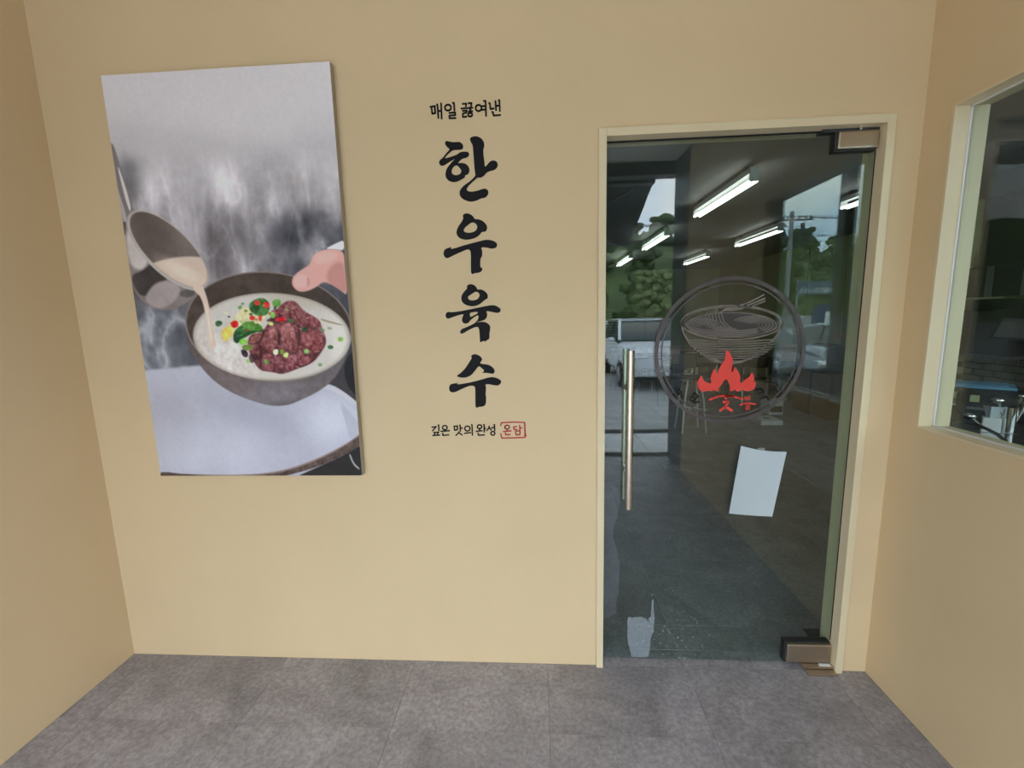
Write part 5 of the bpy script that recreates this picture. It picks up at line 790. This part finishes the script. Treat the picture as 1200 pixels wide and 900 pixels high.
# cars
def car(name, loc, rz, paint, label, H=1.45, L=4.5, Wd=1.80, suv=False):
    t = empty(name, loc, rz, label=label, cat='car')
    k = H/1.45; hw = Wd/2
    if suv: st = [(-.5,.32,.62,.78),(-.47,.28,.80,.9),(-.30,.25,.92,.98),(-.16,.25,.98,1.0),(.20,.25,1.0,1.0),(.42,.25,1.0,.99),(.485,.30,.95,.93),(.5,.42,.75,.85)]
    else: st = [(-.5,.32,.55,.75),(-.47,.26,.70,.88),(-.30,.24,.84,.97),(-.16,.24,.92,1.0),(.20,.24,.94,1.0),(.40,.24,.93,.98),(.48,.30,.86,.9),(.5,.42,.70,.82)]
    vs = []; fs = []; m_ = 10
    for (u, zb, zt, wf_) in st:                       # closed section loops along the length (front at -y)
        for (a, b) in ((-.86,0),(-.97,.18),(-1.0,.5),(-.97,.85),(-.86,1.0),(.86,1.0),(.97,.85),(1.0,.5),(.97,.18),(.86,0)):
            vs.append((hw*wf_*a, u*L, (zb+(zt-zb)*b)*k))
    for i in range(len(st)-1):
        for j in range(m_): fs.append((i*m_+j, i*m_+(j+1) % m_, (i+1)*m_+(j+1) % m_, (i+1)*m_+j))
    fs += [tuple(range(m_)), tuple(range(len(st)*m_-1, (len(st)-1)*m_-1, -1))]
    MB().add(vs, fs).build('body', paint, t, smooth=True)
    if suv: cab = [(-.20,1.0,.0),(-.06,1.43,.86),(.06,1.45,1),(.36,1.45,1),(.44,1.40,.9),(.485,.98,0)]
    else: cab = [(-.20,.93,.0),(-.02,1.38,.86),(.06,1.43,1),(.20,1.44,1),(.30,1.38,.9),(.44,.95,0)]
    vs = []; fs = []
    for (u, z, q) in cab: vs += [(-hw*(.90-.17*q), u*L, z*k), (hw*(.90-.17*q), u*L, z*k), (hw*.92, u*L, .90*k), (-hw*.92, u*L, .90*k)]
    for i in range(len(cab)-1):
        for j in range(4): fs.append((i*4+j, i*4+(j+1) % 4, (i+1)*4+(j+1) % 4, (i+1)*4+j))
    fs += [(0,1,2,3), tuple(len(vs)-1-i for i in range(4))]
    MB().add(vs, fs).build('cabin_glass', M_carglass, t, smooth=True)
    rv = []; rf = []
    rs = cab[1:-1]
    for (u, z, q) in rs: rv += [(-hw*(.915-.17*q), u*L, z*k-.03), (-hw*(.86-.17*q), u*L, z*k+.025), (hw*(.86-.17*q), u*L, z*k+.025), (hw*(.915-.17*q), u*L, z*k-.03)]
    for i in range(len(rs)-1):
        for j in range(3): rf.append((i*4+j, i*4+j+1, (i+1)*4+j+1, (i+1)*4+j))
    rf += [(0,1,2,3), tuple(len(rv)-1-i for i in range(4))]+[(i*4, (i+1)*4, (i+1)*4+3, i*4+3) for i in range(len(rs)-1)]
    MB().add(rv, rf).build('roof', paint, t, smooth=True)
    for sx in (-1, 1):
        a = [(sx*hw*.915*(1-.02), cab[0][0]*L, cab[0][1]*k), (sx*hw*.775, cab[1][0]*L, cab[1][1]*k)]
        MB().tube(a[0], a[1], .04, n=8).build('pillar', paint, t)
        MB().tube((sx*hw*.755, rs[-1][0]*L, rs[-1][1]*k-.01), (sx*hw*.90, cab[-1][0]*L, cab[-1][1]*k), .05, n=8).build('pillar', paint, t)
        um = (cab[0][0]+cab[-1][0])/2*L
        MB().tube((sx*hw*.755, um, 1.40*k), (sx*hw*.91, um, .94*k), .03, n=8).build('pillar', M_dark, t)
        MB().ball((sx*(hw+.08), -.15*L, 1.0*k), .10, 10, 6, (1.1, .7, .75)).build('wing_mirror', paint, t, smooth=True)
        MB().rbox(sx*hw*.62-.16, sx*hw*.62+.16, -.492*L, -.462*L, .60*k, .72*k, .02).build('headlamp', M_chrome, t)
        MB().rbox(sx*hw*.66-.16, sx*hw*.66+.16, .478*L, .502*L, .66*k, .82*k, .02).build('tail_lamp', M_redlamp, t)
        for u in (-.31, .29):
            wh = MB().tube((sx*(hw-.20), u*L, .32), (sx*(hw+.005), u*L, .32), .32, n=24).build('wheel', M_tyre, t)
            MB().tube((sx*(hw+.004), u*L, .32), (sx*(hw+.012), u*L, .32), .21, n=18).build('rim', M_rimm, wh)
    MB().rbox(-.26, .26, -.505*L, -.495*L, .42*k, .53*k, .005).build('number_plate', M_white, t)
    return t
car('parked_suv', (2.95, -10.9, GZ), math.pi, M_carwhite, 'white parked SUV mirrored in the left part of the glass door', H=1.66, L=4.6, Wd=1.86, suv=True)
car('parked_car', (5.55, -10.2, GZ), math.pi, M_cargrey, 'grey parked car between the two white cars', H=1.46)
car('parked_car', (8.05, -9.6, GZ), math.pi, M_carwhite, 'white parked car mirrored in the right part of the glass door', H=1.44)
# hill, trees
def hill_z(x, y):
    j = (-48-y)/7.0
    top = 19.5-6.0*float(smooth(20, 70, np.float64(x)))-1.0*float(1-smooth(-30, 12, np.float64(x)))
    return GZ+top*float(smooth(0, 9, np.float64(j)))*(1-.3*float(smooth(9, 14, np.float64(j))))*(1+.05*math.sin(x*.11+1)+.04*math.sin(x*.23))
hv = []; hf = []; HN, HM = 80, 14
for j in range(HM+1):
    for i in range(HN+1):
        x = -130+i*3.5; y = -48-j*7.0
        z = hill_z(x, y)+random.uniform(-.3, .3)*(j > 0)+(random.uniform(0, 2.2) if x < 0 and j > 6 else 0)
        hv.append((x, y, float(z)-(0.05 if j == 0 else 0)))
for j in range(HM):
    for i in range(HN): a = j*(HN+1)+i; hf.append((a, a+1, a+HN+2, a+HN+1))
hill = struct(MB().add(hv, hf).build('hillside', M_hill, smooth=True))
def crown(n_blob, rad, hgt, seed, sub=2, bs=1.0, lo=.42):
    g = random.Random(seed); bm = bmesh.new()
    for b in range(n_blob):
        a = g.uniform(0, 6.28); rr = rad*g.uniform(0, .72)**.7; zz = hgt*g.uniform(lo, .9); sr = bs*rad*g.uniform(.34, .55)*(1.1-.4*abs(zz/hgt-.62))
        q = bmesh.ops.create_icosphere(bm, subdivisions=sub, radius=1)
        for v in q['verts']:
            d = v.co.copy(); f_ = sr*(1+g.uniform(-.22, .22)); v.co = Vector((rr*math.cos(a), rr*math.sin(a), zz))+Vector((d.x*f_, d.y*f_, d.z*f_*.8))
    me = bpy.data.meshes.new('crown'); bm.to_mesh(me); bm.free(); return me
def tree_proto(seed, rad, hgt, leafm, label, group=None, n=16, sub=2, bs=1.0):
    t = empty('tree', (0, 0, 0), label=label, cat='tree', group=group)
    link('crown', crown(n, rad, hgt, seed, sub, bs, .42 if n > 50 else .12), leafm, t)
    MB().tube((0, 0, -.4), (.03*hgt, 0, hgt*.55), .035*hgt*.8, .02*hgt, n=8).tube((.02*hgt, 0, hgt*.38), (.2*rad, .3*rad, hgt*.62), .014*hgt, .008*hgt, n=6).tube((.02*hgt, 0, hgt*.40), (-.4*rad, -.1*rad, hgt*.64), .014*hgt, .008*hgt, n=6).build('trunk', M_bark, t)
    return t
st_ = tree_proto(3, 1.0, 4.2, M_leaf2, 'small bright green street tree behind the parked SUV', n=110, sub=1, bs=.42); st_.location = (5.55, -20.0, GZ)
TL = 'dark green tree on the hillside, mirrored in the glass'
protos = [tree_proto(10+i, 2.6+.5*i, 6.0+.9*i, M_leaf, TL, 'trees on the hillside', n=30, sub=1, bs=.7) for i in range(3)]
kk = 0
for row, (yy, dx, zoff) in enumerate(((-54, 6.6, 0), (-64, 6.6, 0), (-79, 6.8, 0), (-94, 7.0, 0), (-109, 7.0, 0))):
    x = (4 if row == 0 else 6)+row*2.0
    while x < 44+row*12:
        p = protos[kk % 3] if kk < 3 else copy_tree(protos[kk % 3])
        yj = yy+random.uniform(-3, 3); zz = hill_z(x, yj)
        p.location = (x, yj, max(GZ, zz-.5)); s_ = random.uniform(.75, 1.0); p.scale = (s_, s_, s_); p.rotation_euler.z = random.uniform(0, 6.28); kk += 1
        x += dx*random.uniform(1.0, 1.25)
# utility pole with cross-arms and wires
up_ = empty('utility_pole', (16.95, -30, GZ), label='concrete utility pole with two cross-arms mirrored in the glass', cat='utility pole')
MB().tube((0, 0, 0), (0, 0, 8.3), .17, .12, n=14).build('pole', M_pole, up_, smooth=True)
for z_ in (7.75, 6.55):
    a_ = MB().rbox(-.75, 1.35, -.06, .06, z_-.05, z_+.05, .01).build('cross_arm', M_dgrey, up_)
    for x_ in (-.6, -.25, .45, .9, 1.25): MB().tube((x_, 0, z_+.05), (x_, 0, z_+.25), .05, .035, n=8).build('insulator', M_dgrey, a_)
    MB().tube((.1, .05, z_-.7), (.9, .05, z_-.05), .025, n=6).build('brace', M_dgrey, a_)
MB().tube((.75, .0, 7.0), (.75, 0, 7.5), .14, n=12).build('transformer', M_dgrey, up_)
wn_ = ('topmost', 'second', 'third', 'fourth', 'lowest')
def wire(a, b, sag, label):
    pts = []
    for i in range(13):
        t = i/12; pts.append((a[0]+(b[0]-a[0])*t, a[1]+(b[1]-a[1])*t, a[2]+(b[2]-a[2])*t-sag*4*t*(1-t)))
    tag(MB().path(pts, .018, 5).build('power_wire', M_black), label, 'wire', 'wires on the utility pole')
for k, (x_, z_) in enumerate(((-.6, 7.75), (-.25, 7.75), (1.25, 7.75), (-.6, 6.55), (.9, 6.55))):
    wire((-14, -27+.4*k, z_-.3+.1*k), (16.95+x_, -30, GZ+z_+.25), .5, 'thin black wire strung to the left of the utility pole, %s one' % wn_[k])
    wire((16.95+x_, -30, GZ+z_+.25), (60, -36+.6*k, z_+.8), .7, 'thin black wire strung to the right of the utility pole, %s one' % wn_[k])
# roadside banner with phone number, stand below it
bn2 = empty('roadside_banner', (16.4, -25, GZ), math.radians(0), label='slate blue roadside banner with a white phone number', cat='banner')
MB().rbox(-1.55, 1.75, -.03, .03, 2.66, 3.42, .01).build('panel', M_sign, bn2)
for x_ in (-1.5, 1.7): MB().tube((x_, -.06, 0), (x_, -.06, 3.5), .05, n=10).build('post', M_pole, bn2)
R_ = Matrix(((-1,0,0,0),(0,0,1,.034),(0,1,0,0),(0,0,0,1)))
text_mesh('phone_number', '010-8815-555', .43, M_white, bn2, Matrix.Translation((-.2, 0, 2.90)) @ R_)
mk_ = MB()
for i in range(14):
    if i in (4, 8): continue
    x_ = -1.1+i*.15; mk_.box(x_, x_+.10, .03, .036, 3.20, 3.22).box(x_, x_+.10, .03, .036, 3.25, 3.27).box(x_+.03, x_+.05, .03, .036, 3.19, 3.30)
mk_.build('small_lettering', M_white, bn2)
ds = empty('display_stand', (13.4, -19.6, GZ), label='navy roadside stand with a white panel behind the white car', cat='stand')
MB().prism([(-.75,.95),(.75,.95),(.75,1.75),(.45,2.05),(-.45,2.05),(-.75,1.75)], -.12, .12).build('board', M_signblue, ds)
MB().rbox(-.30, .36, .12, .16, 1.12, 1.72, .01).build('white_panel', M_white, ds)
for x_ in (-.4, .4): MB().tube((x_, 0, 0), (x_, 0, .95), .04, n=8).build('leg', M_white, ds)
struct(MB().box(-5.8, -5.5, -6.4, -2.8, GZ-.2, 5.0).build('wall_light_blocker', mat('blocker_dark', (.13, .12, .11), .9, var=.1)))  # added wall, blocks skylight from the left to darken the lobby's right side
rw = struct(MB().box(-40, 90, -46, -45.6, GZ, GZ+1.2).build('wall_road', M_concrete))
